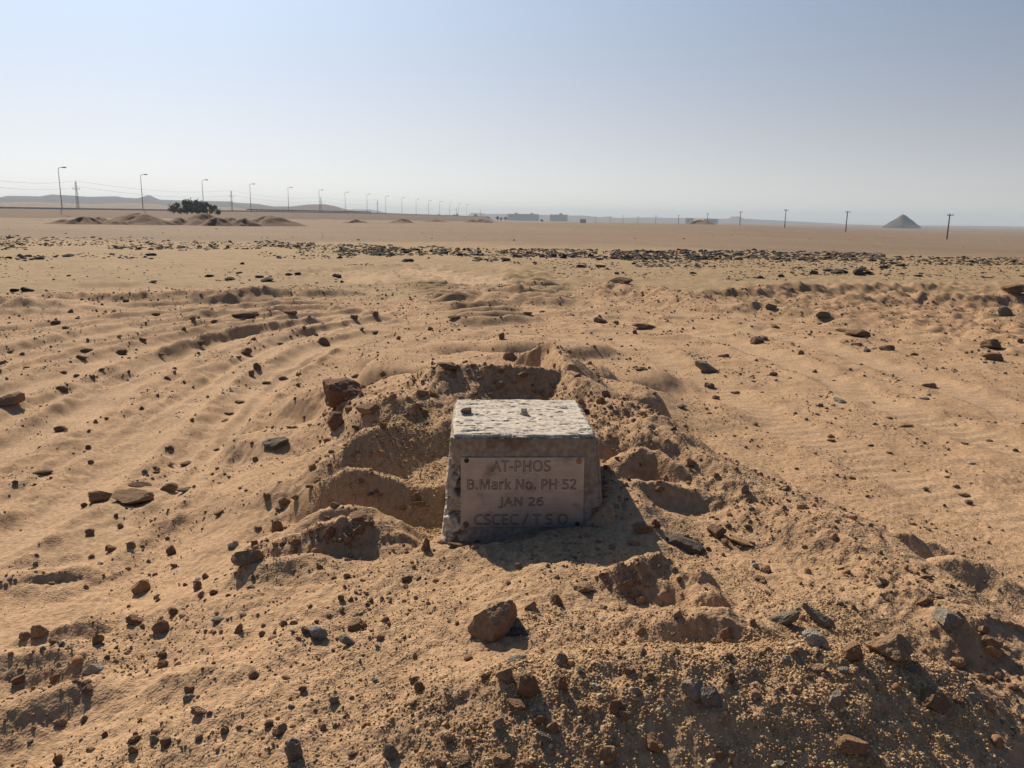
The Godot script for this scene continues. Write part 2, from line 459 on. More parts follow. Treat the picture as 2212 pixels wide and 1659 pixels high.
	# grain of the ground
	for i in nr:
		var r := rad[i]
		var f_small := 1.0 - smoothstep(3.5, 6.5, r)
		var f_mid := 1.0 - smoothstep(6.0, 11.0, r)
		var f_big := 1.0 - smoothstep(30.0, 60.0, r)
		if r > 60.0: break
		for j in na:
			var x := r * sa[j]
			var z := -r * ca[j]
			var k := i * na + j
			var w := rough[k]
			var y := n_big.get_noise_2d(x, z) * (0.009 + 0.03 * minf(w, 3.0)) * f_big
			if f_mid > 0.0: y += n_mid.get_noise_2d(x, z) * (0.0022 + 0.010 * w) * f_mid
			if f_small > 0.0:
				y += n_small.get_noise_2d(x, z) * (0.0011 + 0.006 * w) * f_small
			if r > 5.0 and r < 30.0: y += n_big.get_noise_2d(x * 2.4 + 11.0, z * 2.4) * (0.007 + 0.026 * w) * smoothstep(5.0, 9.0, r) * (1.0 - smoothstep(16.0, 30.0, r))
			if w > 0.4 and r < 5.0:
				y += maxf(0.0, 0.35 - n_clod.get_noise_2d(x, z) * 0.9 - 0.5) * minf(w - 0.4, 1.2) * 0.035
			hh[k] += y

func ground_colour(x: float, z: float, r: float, k: int) -> Color:
	var dug := Color(0.5, 0.34, 0.21)         # reddish sand turned over by the digger
	var crust := Color(0.4, 0.295, 0.178)       # yellow untouched plain
	var silt := Color(0.28, 0.208, 0.15)       # redder silt flat beyond the stones
	var t := n_tint.get_noise_2d(x, z)
	var t2 := n_tint.get_noise_2d(x * 6.0 + 50.0, z * 6.0)
	var edge := 11.0 + 1.8 * n_big.get_noise_2d(x * 0.25, z * 0.25) + 1.2 * n_wide.get_noise_2d(x * 4.0, z * 4.0)
	var c := dug.lerp(crust, smoothstep(edge - 0.6, edge + 0.9, -z))
	var edge2 := 31.0 + 9.0 * n_wide.get_noise_2d(x * 2.0, z * 2.0)
	c = c.lerp(silt, smoothstep(edge2 - 4.0, edge2 + 6.0, -z))
	c = c * (1.0 + 0.13 * t + 0.11 * t2 + 0.13 * n_wide.get_noise_2d(x * 1.3, z * 2.2) * smoothstep(15.0, 40.0, r))
	c = c.lerp(Color(0.4, 0.252, 0.155), clampf((rough[k] - 0.5) * 0.5, 0.0, 0.4) * (1.0 if r < 20.0 else 0.0))
	c = c.lerp(Color(0.58, 0.42, 0.275), pale[k] * 0.9)
	c.a = 1.0
	return c

func build_ground(material: Material) -> void:
	var verts := PackedVector3Array()
	var norms := PackedVector3Array()
	var cols := PackedColorArray()
	verts.resize(nr * na + 1)
	norms.resize(nr * na + 1)
	cols.resize(nr * na + 1)
	for i in nr:
		var r := rad[i]
		var i0 := maxi(i - 1, 0)
		var i1 := mini(i + 1, nr - 1)
		for j in na:
			var k := i * na + j
			var x := r * sa[j]
			var z := -r * ca[j]
			verts[k] = Vector3(x, hh[k], z)
			var j0 := j - 1 if j > 0 else na - 2
			var j1 := j + 1 if j < na - 1 else 1
			var dr := (hh[i1 * na + j] - hh[i0 * na + j]) / (rad[i1] - rad[i0])
			var da := ang[j1] - ang[j0]
			if da <= 0.0: da += TAU
			var dt := (hh[i * na + j1] - hh[i * na + j0]) / (r * da)
			# outward = (sin, -cos), sideways = (cos, sin)
			norms[k] = Vector3(-(dr * sa[j] + dt * ca[j]), 1.0, dr * ca[j] - dt * sa[j]).normalized()
			cols[k] = ground_colour(x, z, r, k)
	verts[nr * na] = Vector3(0.0, hh[0], 0.0)
	norms[nr * na] = Vector3.UP
	cols[nr * na] = cols[0]
	var idx := PackedInt32Array()
	idx.resize((nr - 1) * (na - 1) * 6 + (na - 1) * 3)
	var q := 0
	for i in nr - 1:
		for j in na - 1:
			var k := i * na + j
			idx[q] = k
			idx[q + 1] = k + na
			idx[q + 2] = k + 1
			idx[q + 3] = k + 1
			idx[q + 4] = k + na
			idx[q + 5] = k + na + 1
			q += 6
	for j in na - 1:
		idx[q] = nr * na
		idx[q + 1] = j
		idx[q + 2] = j + 1
		q += 3
	var arr := []
	arr.resize(Mesh.ARRAY_MAX)
	arr[Mesh.ARRAY_VERTEX] = verts
	arr[Mesh.ARRAY_NORMAL] = norms
	arr[Mesh.ARRAY_COLOR] = cols
	arr[Mesh.ARRAY_INDEX] = idx
	var mesh := ArrayMesh.new()
	mesh.add_surface_from_arrays(Mesh.PRIMITIVE_TRIANGLES, arr)
	var o := put("ground", mesh, material)
	tag(o, "dug and rutted reddish sand with open desert plain behind", "", "", "structure")

# ------------------------------------------------------------------ stones
var ico_cache := {}

func ico(level: int) -> Array:                                   # [points, triangles] of a geodesic ball
	if ico_cache.has(level): return ico_cache[level]
	var pts := PackedVector3Array()
	var tri := PackedInt32Array()
	if level == 0:
		var t := (1.0 + sqrt(5.0)) / 2.0
		for p in [[-1, t, 0], [1, t, 0], [-1, -t, 0], [1, -t, 0], [0, -1, t], [0, 1, t], [0, -1, -t], [0, 1, -t], [t, 0, -1], [t, 0, 1], [-t, 0, -1], [-t, 0, 1]]:
			pts.append(Vector3(p[0], p[1], p[2]).normalized())
		tri = PackedInt32Array([0, 11, 5, 0, 5, 1, 0, 1, 7, 0, 7, 10, 0, 10, 11, 1, 5, 9, 5, 11, 4, 11, 10, 2, 10, 7, 6, 7, 1, 8, 3, 9, 4, 3, 4, 2, 3, 2, 6, 3, 6, 8, 3, 8, 9, 4, 9, 5, 2, 4, 11, 6, 2, 10, 8, 6, 7, 9, 8, 1])
	else:
		var low := ico(level - 1)
		pts = low[0].duplicate()
		var old: PackedInt32Array = low[1]
		var mids := {}
		for f in range(0, old.size(), 3):
			var m := []
			for e in 3:
				var a := old[f + e]
				var b := old[f + (e + 1) % 3]
				var key := mini(a, b) * 100000 + maxi(a, b)
				if not mids.has(key):
					mids[key] = pts.size()
					pts.append((pts[a] + pts[b]).normalized())
				m.append(mids[key])
			for t3 in [[old[f], m[0], m[2]], [old[f + 1], m[1], m[0]], [old[f + 2], m[2], m[1]], [m[0], m[1], m[2]]]:
				tri.append_array(PackedInt32Array(t3))
	ico_cache[level] = [pts, tri]
	return ico_cache[level]

# a broken stone: a ball cut by planes and roughened, in a unit box; soft is 0 for broken faces and 1 for a worn pebble
func stone_mesh(seed_value: int, level: int, cuts: int, soft: float, bumpy: float, hump := 0.0) -> ArrayMesh:
	var rng := RandomNumberGenerator.new()
	rng.seed = seed_value
	var ball := ico(level)
	var pts: PackedVector3Array = ball[0].duplicate()
	var tri: PackedInt32Array = ball[1]
	var planes := []
	for c in cuts:
		var n := Vector3(rng.randfn(), rng.randfn(), rng.randfn()).normalized()
		planes.append([n, rng.randf_range(0.45, 0.85) if soft < 0.5 else rng.randf_range(0.7, 0.95)])
	var nz := noise(FastNoiseLite.TYPE_SIMPLEX_SMOOTH, 1.1, 4, seed_value)
	var off := Vector3(rng.randf(), rng.randf(), rng.randf()) * 50.0
	for i in pts.size():
		var p := pts[i]
		for c in planes:
			var over: float = p.dot(c[0]) - c[1]
			if over > 0.0: p -= c[0] * over * 0.96
		var q := p + off
		p += pts[i] * nz.get_noise_3dv(q) * bumpy * 0.5 + p * nz.get_noise_3dv(q * 3.3) * bumpy * 0.35
		if hump != 0.0:
			var s := 1.0 - hump * clampf(p.y + 0.3, 0.0, 1.2)
			p.x *= s
			p.z *= s
		pts[i] = p
	var lo := Vector3.ONE * 9.0
	var hi := -lo
	for p in pts:
		lo = lo.min(p)
		hi = hi.max(p)
	var size := hi - lo
	for i in pts.size(): pts[i] = (pts[i] - (lo + hi) * 0.5) / size
	var vn := PackedVector3Array()
	vn.resize(pts.size())
	for f in range(0, tri.size(), 3):
		var fn := (pts[tri[f + 1]] - pts[tri[f]]).cross(pts[tri[f + 2]] - pts[tri[f]])
		for e in 3: vn[tri[f + e]] += fn
	var verts := PackedVector3Array()
	var norms := PackedVector3Array()
	for f in range(0, tri.size(), 3):
		var fn := (pts[tri[f + 1]] - pts[tri[f]]).cross(pts[tri[f + 2]] - pts[tri[f]]).normalized()
		for e in [0, 2, 1]:
			verts.append(pts[tri[f + e]])
			var sn := vn[tri[f + e]].normalized()
			norms.append(sn if sn.dot(fn) > 0.93 or soft > 0.5 else (fn * 0.7 + sn * 0.3).normalized())
	var arr := []
	arr.resize(Mesh.ARRAY_MAX)
	arr[Mesh.ARRAY_VERTEX] = verts
	arr[Mesh.ARRAY_NORMAL] = norms
	var mesh := ArrayMesh.new()
	mesh.add_surface_from_arrays(Mesh.PRIMITIVE_TRIANGLES, arr)
	return mesh

var stone_mats := {}
var stone_small := []
var stone_mid := []
var stone_flat := []
var stone_point := []

func prepare_stones() -> void:
	for k in 14: stone_small.append(stone_mesh(100 + k, 2, 9, 0.0, 0.16))
	for k in 12: stone_mid.append(stone_mesh(200 + k, 3, 11, 0.0, 0.2))
	for k in 6: stone_flat.append(stone_mesh(300 + k, 3, 8, 0.0, 0.22))
	for k in 6: stone_point.append(stone_mesh(400 + k, 3, 10, 0.0, 0.2, 0.3))

func lay_stones(rows: Array) -> void:
	var rng := RandomNumberGenerator.new()
	rng.seed = 77
	var count := 0
	for row in rows:
		count += 1
		var u: float = row[0]
		var v: float = row[1]
		var w: float = row[2]
		var h: float = row[3]
		var shape: String = row[5]
		var foot := ground_hit(u, v + h * 0.38)
		var away := foot - EYE
		var metre := away.dot(axis_ahead) / FOCAL              # metres per survey unit there
		var width := w * metre * 1.1
		var dip := asin(clampf(-away.normalized().y, 0.02, 0.9))
		var depth := width * (0.75 if shape != "f" else 0.6)
		var tall := maxf((h * metre - 0.5 * depth * sin(dip)) / cos(dip), width * (0.28 if shape != "f" else 0.14))
		if shape == "f": tall = maxf(tall, h * metre * 0.5)
		if shape == "f": depth = minf(depth, maxf(0.3 * width, (h * metre - tall * cos(dip) * 0.7) / sin(dip)))
		var mesh: Mesh
		if w > 38.0: mesh = stone_mesh(1000 + count, 4, 12 if shape != "f" else 8, 0.0, 0.2, 0.4 if shape == "p" else (-0.5 if shape == "v" else 0.0))
		elif shape == "p": mesh = stone_point[rng.randi() % stone_point.size()]
		elif shape == "f": mesh = stone_flat[rng.randi() % stone_flat.size()]
		elif w > 13.0: mesh = stone_mid[rng.randi() % stone_mid.size()]
		else: mesh = stone_small[rng.randi() % stone_small.size()]
		var big := w > 38.0
		var tone_name: String = {"d": "dark ", "k": "dark ", "g": "grey ", "s": "grey ", "w": "pale "}.get(row[4], "")
		var sort := "boulder" if big else tone_name + "stone"
		var called := sort.replace(" ", "_")
		var flat := Vector3(away.x, 0.0, away.z).normalized()
		var at := foot + flat * depth * 0.3
		at.y = ground_y(at.x, at.z)
		var o := put(called, mesh, stone_mats[row[4]][rng.randi() % stone_mats[row[4]].size()])
		var group: String = "black stones of the stony plain" if row[4] == "k" and v < 640.0 else ("boulders lying on the sand" if big else "loose stones lying on the sand")
		tag(o, row[6], sort, group)
		var turn := rng.randf_range(-0.6, 0.6) + atan2(-flat.x, -flat.z)
		var tilt := rng.randf_range(-0.15, 0.15)
		if shape == "l": tilt = 0.55
		if shape == "m": tilt = -0.5
		var b := Basis(flat, tilt) * Basis(Vector3.UP, turn)
		if shape == "l" or shape == "m":
			b = Basis(-flat, tilt) * Basis(Vector3.UP, atan2(-flat.x, -flat.z))
			tall = width * 0.27
			depth = width * 0.4
		o.transform = Transform3D(b * Basis.from_scale(Vector3(width, tall * 1.25, depth)), at + Vector3.UP * tall * 0.27)

func scatter(called: String, label: String, meshes: Array, places: Array, material: Material, group := "") -> void:
	for m in meshes.size():
		pass
	var mm := MultiMesh.new()
	mm.transform_format = MultiMesh.TRANSFORM_3D
	mm.use_colors = true
	mm.mesh = meshes[0]
	mm.instance_count = places.size()
	for i in places.size():
		mm.set_instance_transform(i, places[i][0])
		mm.set_instance_color(i, places[i][1])
	var o := MultiMeshInstance3D.new()
	o.name = numbered(called)
	o.multimesh = mm
	o.material_override = material
	add_child(o)
	tag(o, label, "", group, "stuff")

func spin(rng: RandomNumberGenerator) -> Basis:
	return Basis(Vector3(rng.randfn(), rng.randfn(), rng.randfn()).normalized(), rng.randf() * TAU)

func zone(points: Array, level: float) -> PackedVector2Array:
	var out := PackedVector2Array()
	for p in points:
		var q := level_point(p[0], p[1], level)
		out.append(Vector2(q.x, q.z))
	return out

func lay_pebbles() -> void:
	var rng := RandomNumberGenerator.new()
	rng.seed = 5
	var pebble := stone_material(Color(1, 1, 1), 0.05, bump_grain, mottle_soft, 8.0)
	pebble.vertex_color_use_as_albedo = true
	var places := [[], [], []]
	var tones := [Color(0.31, 0.19, 0.11), Color(0.37, 0.23, 0.135), Color(0.26, 0.165, 0.105), Color(0.42, 0.27, 0.16), Color(0.24, 0.22, 0.19)]
	# loose pebbles and clods over the dug sand, thicker where the ground is rough
	for n in 210000:
		var a := deg_to_rad(rng.randf_range(-42.0, 42.0))
		var r := 0.9 * exp(rng.randf() * 2.65)
		var x := r * sin(a)
		var z := -r * cos(a)
		var k := clampi(int(row_of(r)), 0, nr - 1) * na + clampi(int(col_of(a)), 0, na - 1)
		var thick := 0.24 + 0.95 * n_big.get_noise_2d(x * 1.4 + 9.0, z * 1.4) + 0.45 * minf(rough[k], 1.6) - 0.75 * pale[k]
		if rng.randf() > thick: continue
		var size := r * 0.0006 * pow(rng.randf() + 0.002, -0.46)
		size = clampf(size, 0.0016, 0.011 * sqrt(r))
		var y := ground_y(x, z) + size * rng.randf_range(-0.05, 0.22)
		var tone: Color = tones[mini(rng.randi() % 7, 4)] * rng.randf_range(0.8, 1.25)
		places[rng.randi() % 3].append([Transform3D(spin(rng) * Basis.from_scale(Vector3(rng.randf_range(0.8, 1.3), rng.randf_range(0.5, 0.9), rng.randf_range(0.7, 1.1)) * size), Vector3(x, y, z)), tone])
	for n in 60000:
		var a := deg_to_rad(rng.randf_range(-36.0, 36.0))
		var r := 1.0 * exp(rng.randf() * 1.5)
		var x := r * sin(a)
		var z := -r * cos(a)
		var k := clampi(int(row_of(r)), 0, nr - 1) * na + clampi(int(col_of(a)), 0, na - 1)
		if rng.randf() > (rough[k] - 0.3) * 0.8 * clampf(0.8 + 1.5 * n_big.get_noise_2d(x * 1.4 + 9.0, z * 1.4), 0.1, 1.6): continue
		var size := clampf(r * 0.0021 * pow(rng.randf() + 0.004, -0.4), 0.003, 0.03)
		places[rng.randi() % 3].append([Transform3D(spin(rng) * Basis.from_scale(Vector3(rng.randf_range(0.8, 1.3), rng.randf_range(0.6, 1.0), rng.randf_range(0.7, 1.1)) * size), Vector3(x, ground_y(x, z) + size * rng.randf_range(-0.15, 0.2), z)), tones[rng.randi() % 4] * rng.randf_range(0.85, 1.3)])
	for m in 3:
		scatter("pebbles", ["loose brown pebbles and clods strewn over the dug sand", "small broken stone bits strewn over the dug sand", "little crusty clods strewn over the dug sand"][m], [stone_mesh(700 + m, 1, 6, 0.0, 0.2)], places[m], pebble)
	# rounded yellow grains: the gravel face at the bottom and the grainy slope left of the block
	var zones := [
		[zone([[1000, 1500], [1120, 1440], [1300, 1408], [1560, 1392], [1800, 1398], [1990, 1425], [2120, 1480], [2230, 1600], [2230, 1720], [900, 1720], [960, 1600]], 0.26), 1.0, 0.0042],
		[zone([[640, 1570], [800, 1500], [1000, 1470], [1000, 1560], [940, 1700], [640, 1700]], 0.2), 0.32, 0.0038],
		[zone([[840, 925], [960, 920], [955, 1060], [945, 1130], [880, 1090], [830, 1010]], 0.25), 0.75, 0.0042],
		[zone([[650, 1035], [790, 935], [850, 930], [860, 1060], [940, 1120], [760, 1100]], 0.22), 0.4, 0.004],
		[zone([[1100, 1330], [1300, 1290], [1420, 1330], [1620, 1400], [1300, 1420], [1120, 1450]], 0.27), 0.35, 0.0036],
		[zone([[1440, 1180], [1640, 1230], [1900, 1360], [1960, 1420], [1620, 1400], [1560, 1300]], 0.25), 0.2, 0.0032],
		[zone([[1600, 1260], [1760, 1300], [1960, 1400], [1700, 1400]], 0.26), 0.3, 0.0034],
		[zone([[380, 1640], [520, 1480], [800, 1340], [1000, 1330], [1000, 1480], [640, 1570], [560, 1700]], 0.2), 0.13, 0.003],
		[zone([[1440, 960], [1580, 1010], [1600, 1060], [1480, 1040]], 0.25), 0.25, 0.0035],
	]
	var grain_tones := [Color(0.5, 0.32, 0.14), Color(0.56, 0.39, 0.19), Color(0.42, 0.25, 0.11), Color(0.58, 0.44, 0.25), Color(0.33, 0.19, 0.09), Color(0.46, 0.28, 0.13)]
	var grains := []
	for zn in zones:
		var poly: PackedVector2Array = zn[0]
		var lo := poly[0]
		var hi := poly[0]
		for p in poly:
			lo = lo.min(p)
			hi = hi.max(p)
		var want := int((hi.x - lo.x) * (hi.y - lo.y) / (zn[2] * zn[2]) * 1.0 * zn[1])
		for n in want:
			var p := Vector2(rng.randf_range(lo.x, hi.x), rng.randf_range(lo.y, hi.y))
			var wob: Vector2 = Vector2(n_mid.get_noise_2d(p.x, p.y), n_mid.get_noise_2d(p.y + 30.0, p.x)) * 0.06
			if not Geometry2D.is_point_in_polygon(p + wob, poly): continue
			var clump := n_big.get_noise_2d(p.x * 3.0 + 7.0, p.y * 3.0)
			if rng.randf() > 0.75 + 0.9 * clump: continue
			var size: float = zn[2] * rng.randf_range(0.4, 1.3) * (1.0 if rng.randf() > 0.04 else 1.9)
			var y := ground_y(p.x, p.y) + size * rng.randf_range(-0.15, 0.3)
			grains.append([Transform3D(spin(rng) * Basis.from_scale(Vector3(rng.randf_range(0.9, 1.2), rng.randf_range(0.7, 1.0), rng.randf_range(0.8, 1.0)) * size), Vector3(p.x, y, p.y)), grain_tones[rng.randi() % 6] * rng.randf_range(0.6, 1.05)])
	var grain := plain_material(Color(1, 1, 1), 0.75)
	grain.vertex_color_use_as_albedo = true
	scatter("gravel", "rounded yellow-brown gravel grains heaped over the foreground", [stone_mesh(801, 1, 3, 1.0, 0.12)], grains, grain)
	print("grains ", grains.size())

# ------------------------------------------------------------------ the stony band in the middle distance
func lay_rubble() -> void:
	var rng := RandomNumberGenerator.new()
	rng.seed = 11
	var mats: Array = stone_mats["k"]
	var strips := [ # u0 u1 v0 v1 count size
		[-60, 330, 512, 532, 420, 0.15], [325, 500, 523, 541, 260, 0.16], [235, 315, 533, 538, 40, 0.18], [-60, 60, 510, 540, 150, 0.2], [-20, 110, 553, 563, 70, 0.14], [100, 330, 545, 560, 60, 0.12],
		[553, 680, 523, 536, 260, 0.17], [640, 760, 527, 547, 200, 0.15], [728, 850, 528, 553, 420, 0.17], [800, 960, 534, 553, 380, 0.17], [950, 1110, 537, 554, 260, 0.17], [480, 570, 524, 538, 90, 0.14], [1020, 1078, 556, 566, 110, 0.13], [745, 805, 571, 578, 36, 0.1], [560, 760, 548, 560, 90, 0.12],
		[1106, 1290, 537, 556, 560, 0.17], [1290, 1400, 542, 560, 160, 0.14], [1323, 1660, 542, 562, 1150, 0.18], [1368, 1510, 555, 578, 420, 0.1], [1500, 1660, 556, 580, 300, 0.1], [1110, 1340, 556, 580, 160, 0.1],
		[1659, 1910, 543, 565, 700, 0.18], [1900, 2260, 550, 574, 620, 0.17], [1660, 1910, 562, 580, 200, 0.11], [1709, 1835, 580, 597, 120, 0.11], [1845, 1885, 578, 594, 50, 0.13], [1900, 2260, 574, 604, 260, 0.1], [1560, 1700, 585, 606, 110, 0.09],
		[0, 400, 565, 612, 90, 0.08], [430, 740, 580, 612, 80, 0.08], [1180, 1500, 570, 604, 180, 0.08],
		[0, 2212, 488, 520, 150, 0.16],
	]
	var found := []
	for s in strips:
		for n in int(s[4] * 1.8):
			var fv := rng.randf()
			var u: float = rng.randf_range(s[0], s[1])
			var v: float = lerpf(s[2], s[3], fv) + 5.0 * n_wide.get_noise_1d(u * 0.6)
			if n_big.get_noise_2d(u * 0.035, v * 0.12) < rng.randf_range(-0.45, 0.25) - 0.12: continue
			var p := level_point(u, v, 0.0)
			if p.length() > 90.0 or sight(u, v).y > -0.001: continue
			p.y = ground_y(p.x, p.z)
			var size: float = s[5] * pow(rng.randf() + 0.03, -0.45) * 0.21
			found.append([size / p.length(), size, p])
	found.sort_custom(func(a, b): return a[0] > b[0])
	var rest := [[], []]
	var tones := [Color(0.1, 0.09, 0.085), Color(0.15, 0.125, 0.105), Color(0.08, 0.076, 0.075), Color(0.24, 0.18, 0.13)]
	for i in found.size():
		var size: float = found[i][1]
		var p: Vector3 = found[i][2]
		var b := Basis(Vector3.UP, rng.randf() * TAU) * Basis(Vector3(rng.randfn(), 0.0, rng.randfn()).normalized(), rng.randf_range(0.0, 0.35))
		var t := Transform3D(b * Basis.from_scale(Vector3(size * rng.randf_range(0.9, 2.0), size * rng.randf_range(0.35, 0.75), size * rng.randf_range(0.7, 1.2))), p + Vector3.UP * size * 0.12)
		if i < 240:
			var o := put("rubble_stone", stone_small[rng.randi() % stone_small.size()], mats[rng.randi() % mats.size()])
			o.transform = t
			tag(o, "dark angular rubble stone in the stony band across the plain", "rubble stone", "rubble stones of the stony band")
		else:
			rest[i % 2].append([t, tones[rng.randi() % 4] * rng.randf_range(0.8, 1.3)])
	var m := stone_material(Color(1, 1, 1), 0.2, bump_grain, mottle_soft, 2.0)
	m.vertex_color_use_as_albedo = true
	for k in 2:
		scatter("rubble", ["dark broken rubble strewn in a band across the plain", "small dark stones strewn between the larger rubble"][k], [stone_mesh(820 + k, 1, 7, 0.0, 0.2)], rest[k], m)
	print("rubble ", found.size())

# ------------------------------------------------------------------ small mesh builders
func tube(st: SurfaceTool, a: Vector3, b: Vector3, ra: float, rb: float, sides := 8) -> void:
	var d := (b - a).normalized()
	var x := d.cross(Vector3.UP if absf(d.y) < 0.9 else Vector3.RIGHT).normalized()
	var y := x.cross(d)
	for k in sides:
		var c0 := cos(TAU * k / sides) * x + sin(TAU * k / sides) * y
		var c1 := cos(TAU * (k + 1) / sides) * x + sin(TAU * (k + 1) / sides) * y
		for p in [[a + c0 * ra, c0], [b + c1 * rb, c1], [b + c0 * rb, c0], [a + c0 * ra, c0], [a + c1 * ra, c1], [b + c1 * rb, c1]]:
			st.set_normal(p[1])
			st.add_vertex(p[0])
		for p in [[b, d], [b + c0 * rb, d], [b + c1 * rb, d], [a, -d], [a + c1 * ra, -d], [a + c0 * ra, -d]]:
			st.set_normal(p[1])
			st.add_vertex(p[0])

func slab(st: SurfaceTool, centre: Vector3, size: Vector3, b := Basis.IDENTITY) -> void:
	for f in [[Vector3.RIGHT, Vector3.UP, Vector3.BACK], [Vector3.LEFT, Vector3.UP, Vector3.FORWARD], [Vector3.UP, Vector3.BACK, Vector3.RIGHT], [Vector3.DOWN, Vector3.FORWARD, Vector3.RIGHT], [Vector3.BACK, Vector3.UP, Vector3.LEFT], [Vector3.FORWARD, Vector3.UP, Vector3.RIGHT]]:
		var n: Vector3 = f[0]
		var s: Vector3 = f[1]
		var t: Vector3 = n.cross(s)
		for c in [[-1, -1], [1, 1], [1, -1], [-1, -1], [-1, 1], [1, 1]]:
			st.set_normal(b * n)
			st.add_vertex(centre + b * ((n + s * c[0] + t * c[1]) * size * 0.5))

func mesh_of(fill: Callable) -> ArrayMesh:
	var st := SurfaceTool.new()
	st.begin(Mesh.PRIMITIVE_TRIANGLES)
	fill.call(st)
	return st.commit()

# ------------------------------------------------------------------ far things
# a hill range: crest through surveyed points at a level distance, worn gullies on its slopes
func hill(profile: Array, distance: float, foot_y: float, spread: float, tone: Color, label: String, seed_value: int) -> void:
	var nz := noise(FastNoiseLite.TYPE_SIMPLEX_SMOOTH, 1.0 / (spread * 0.5), 4, seed_value)
	var cols := []
	var steps := 0
	for k in profile.size() - 1:
		var n := maxi(3, int(absf(profile[k + 1][0] - profile[k][0]) / 4.0))
		for s in n + (1 if k == profile.size() - 2 else 0):
			var t := float(s) / n
			var u := lerpf(profile[k][0], profile[k + 1][0], t)
			var v := lerpf(profile[k][1], profile[k + 1][1], t * t * (3.0 - 2.0 * t) * 0.5 + t * 0.5)
			cols.append(far_point(u, v, distance * (1.0 + 0.03 * sin(u * 0.01))))
	var rows := 15
	var verts := PackedVector3Array()
	for c in cols.size():
		var p: Vector3 = cols[c]
		var out := Vector3(p.x, 0.0, p.z).normalized()
		var rise := p.y - foot_y
		for rr in rows:
			var s := (rr - 7) / 7.0                                  # -1 foot towards us, 0 crest, 1 foot behind
			var fall := pow(1.0 - absf(s), 1.35)
			var q := p + out * s * spread
			var gully := nz.get_noise_2d(q.x, q.z) * 0.28 * (1.0 - fall) * (1.0 if absf(s) < 0.95 else 0.0)
			q.y = foot_y + rise * maxf(fall * (1.0 + gully) + gully * 0.35 * fall, 0.0) if rr != 7 else p.y
			if rr == 0 or rr == rows - 1: q.y = foot_y - 4.0
			verts.append(q)
	var st := SurfaceTool.new()
	st.begin(Mesh.PRIMITIVE_TRIANGLES)
	for v in verts: st.add_vertex(v)
	for c in cols.size() - 1:
		for rr in rows - 1:
			var k := c * rows + rr
			for q in [k, k + 1, k + rows, k + rows, k + 1, k + rows + 1]: st.add_index(q)
	st.generate_normals()
	var o := put("hill", st.commit(), stone_material(tone, 0.0, bump_grain, mottle_wide, 0.01))
	tag(o, label, "", "", "structure")

func heap(u: float, v_top: float, width: float, distance: float, label: String, group: String, material: Material, seed_value: int) -> void:
	var top := far_point(u, v_top, distance)
	var foot := Vector3(top.x, plain_height(top.x, top.z), top.z)
	var radius := width * 0.85 * distance / 1737.0
	var tall := top.y - foot.y
	var nz := noise(FastNoiseLite.TYPE_SIMPLEX_SMOOTH, 0.9 / radius, 4, seed_value)
	var st := SurfaceTool.new()
	st.begin(Mesh.PRIMITIVE_TRIANGLES)
	var rings := 14
	var sides := 40
	st.add_vertex(Vector3(0.0, tall, 0.0))
	for i in range(1, rings + 1):
		for j in sides:
			var a := TAU * j / sides
			var s := float(i) / rings
			var p := Vector3(cos(a), 0.0, sin(a)) * s * radius * (1.0 + 0.45 * nz.get_noise_2d(cos(a) * radius, sin(a) * radius))
			var lump := nz.get_noise_2d(p.x * 1.7 + 20.0, p.z * 1.7) * 0.5 * (1.0 - s)
			p.y = tall * maxf(0.0, (1.0 - smoothstep(0.0, 1.0, s) * 0.35 - 0.65 * s) + lump * minf(1.0, 4.0 * s)) - 0.25 * s
			st.add_vertex(p)
	for j in sides:
		for q in [0, 1 + j, 1 + (j + 1) % sides]: st.add_index(q)
	for i in rings - 1:
		for j in sides:
			var a := 1 + i * sides + j
			var b := 1 + i * sides + (j + 1) % sides
			for q in [a, a + sides, b, b, a + sides, b + sides]: st.add_index(q)
	st.generate_normals()
	var o := put("spoil_heap", st.commit(), material)
	o.position = foot
	tag(o, label, "spoil heap", group)

func road_point(d: float) -> Vector3:
	return Vector3(-147.8 + 0.141 * d, 2.0 + 0.0056 * (minf(d, 440.0) - 204.0), -d)

func build_road(asphalt: Material, bank_sand: Material, kerb: Material) -> void:
	var side := Vector3(1.0, 0.0, 0.141).normalized()
	for part in [["road", asphalt, [[-5.5, 0.03], [5.5, 0.03]]], ["road_kerb", kerb, [[6.1, -0.3], [6.2, 0.42], [6.55, 0.42], [6.7, -0.3]]], ["road_embankment", bank_sand, [[-17.0, -3.2], [-7.0, 0.0], [7.0, 0.0], [20.0, -3.2]]]]:
		var st := SurfaceTool.new()
		st.begin(Mesh.PRIMITIVE_TRIANGLES)
		var section: Array = part[2]
		var n := section.size()
		var rows := 0
		for k in 60:
			var d := 20.0 * pow(1.075, k)
			if d > 800.0: break
			for s in section:
				var p: Vector3 = road_point(d) + side * s[0] + Vector3.UP * s[1]
				if absf(s[0]) > 7.5:
					p.y = plain_height(p.x, p.z) - 0.3
					p += side * signf(s[0]) * 2.0 * n_big.get_noise_1d(d * 0.07)
				elif part[0] == "road_embankment": p.y += 0.12 * n_big.get_noise_1d(d * 0.2 + s[0])
				st.add_vertex(p)
			rows += 1
		for i in rows - 1:
			for j in n - 1:
				var k := i * n + j
				for q in [k, k + n, k + 1, k + 1, k + n, k + n + 1]: st.add_index(q)
		st.generate_normals()
		var o := put(part[0], st.commit(), part[1])
		tag(o, {"road": "road along the embankment on the left", "road_kerb": "pale kerb along the near edge of the road", "road_embankment": "sandy embankment carrying the road on the left"}[part[0]], "", "", "structure")

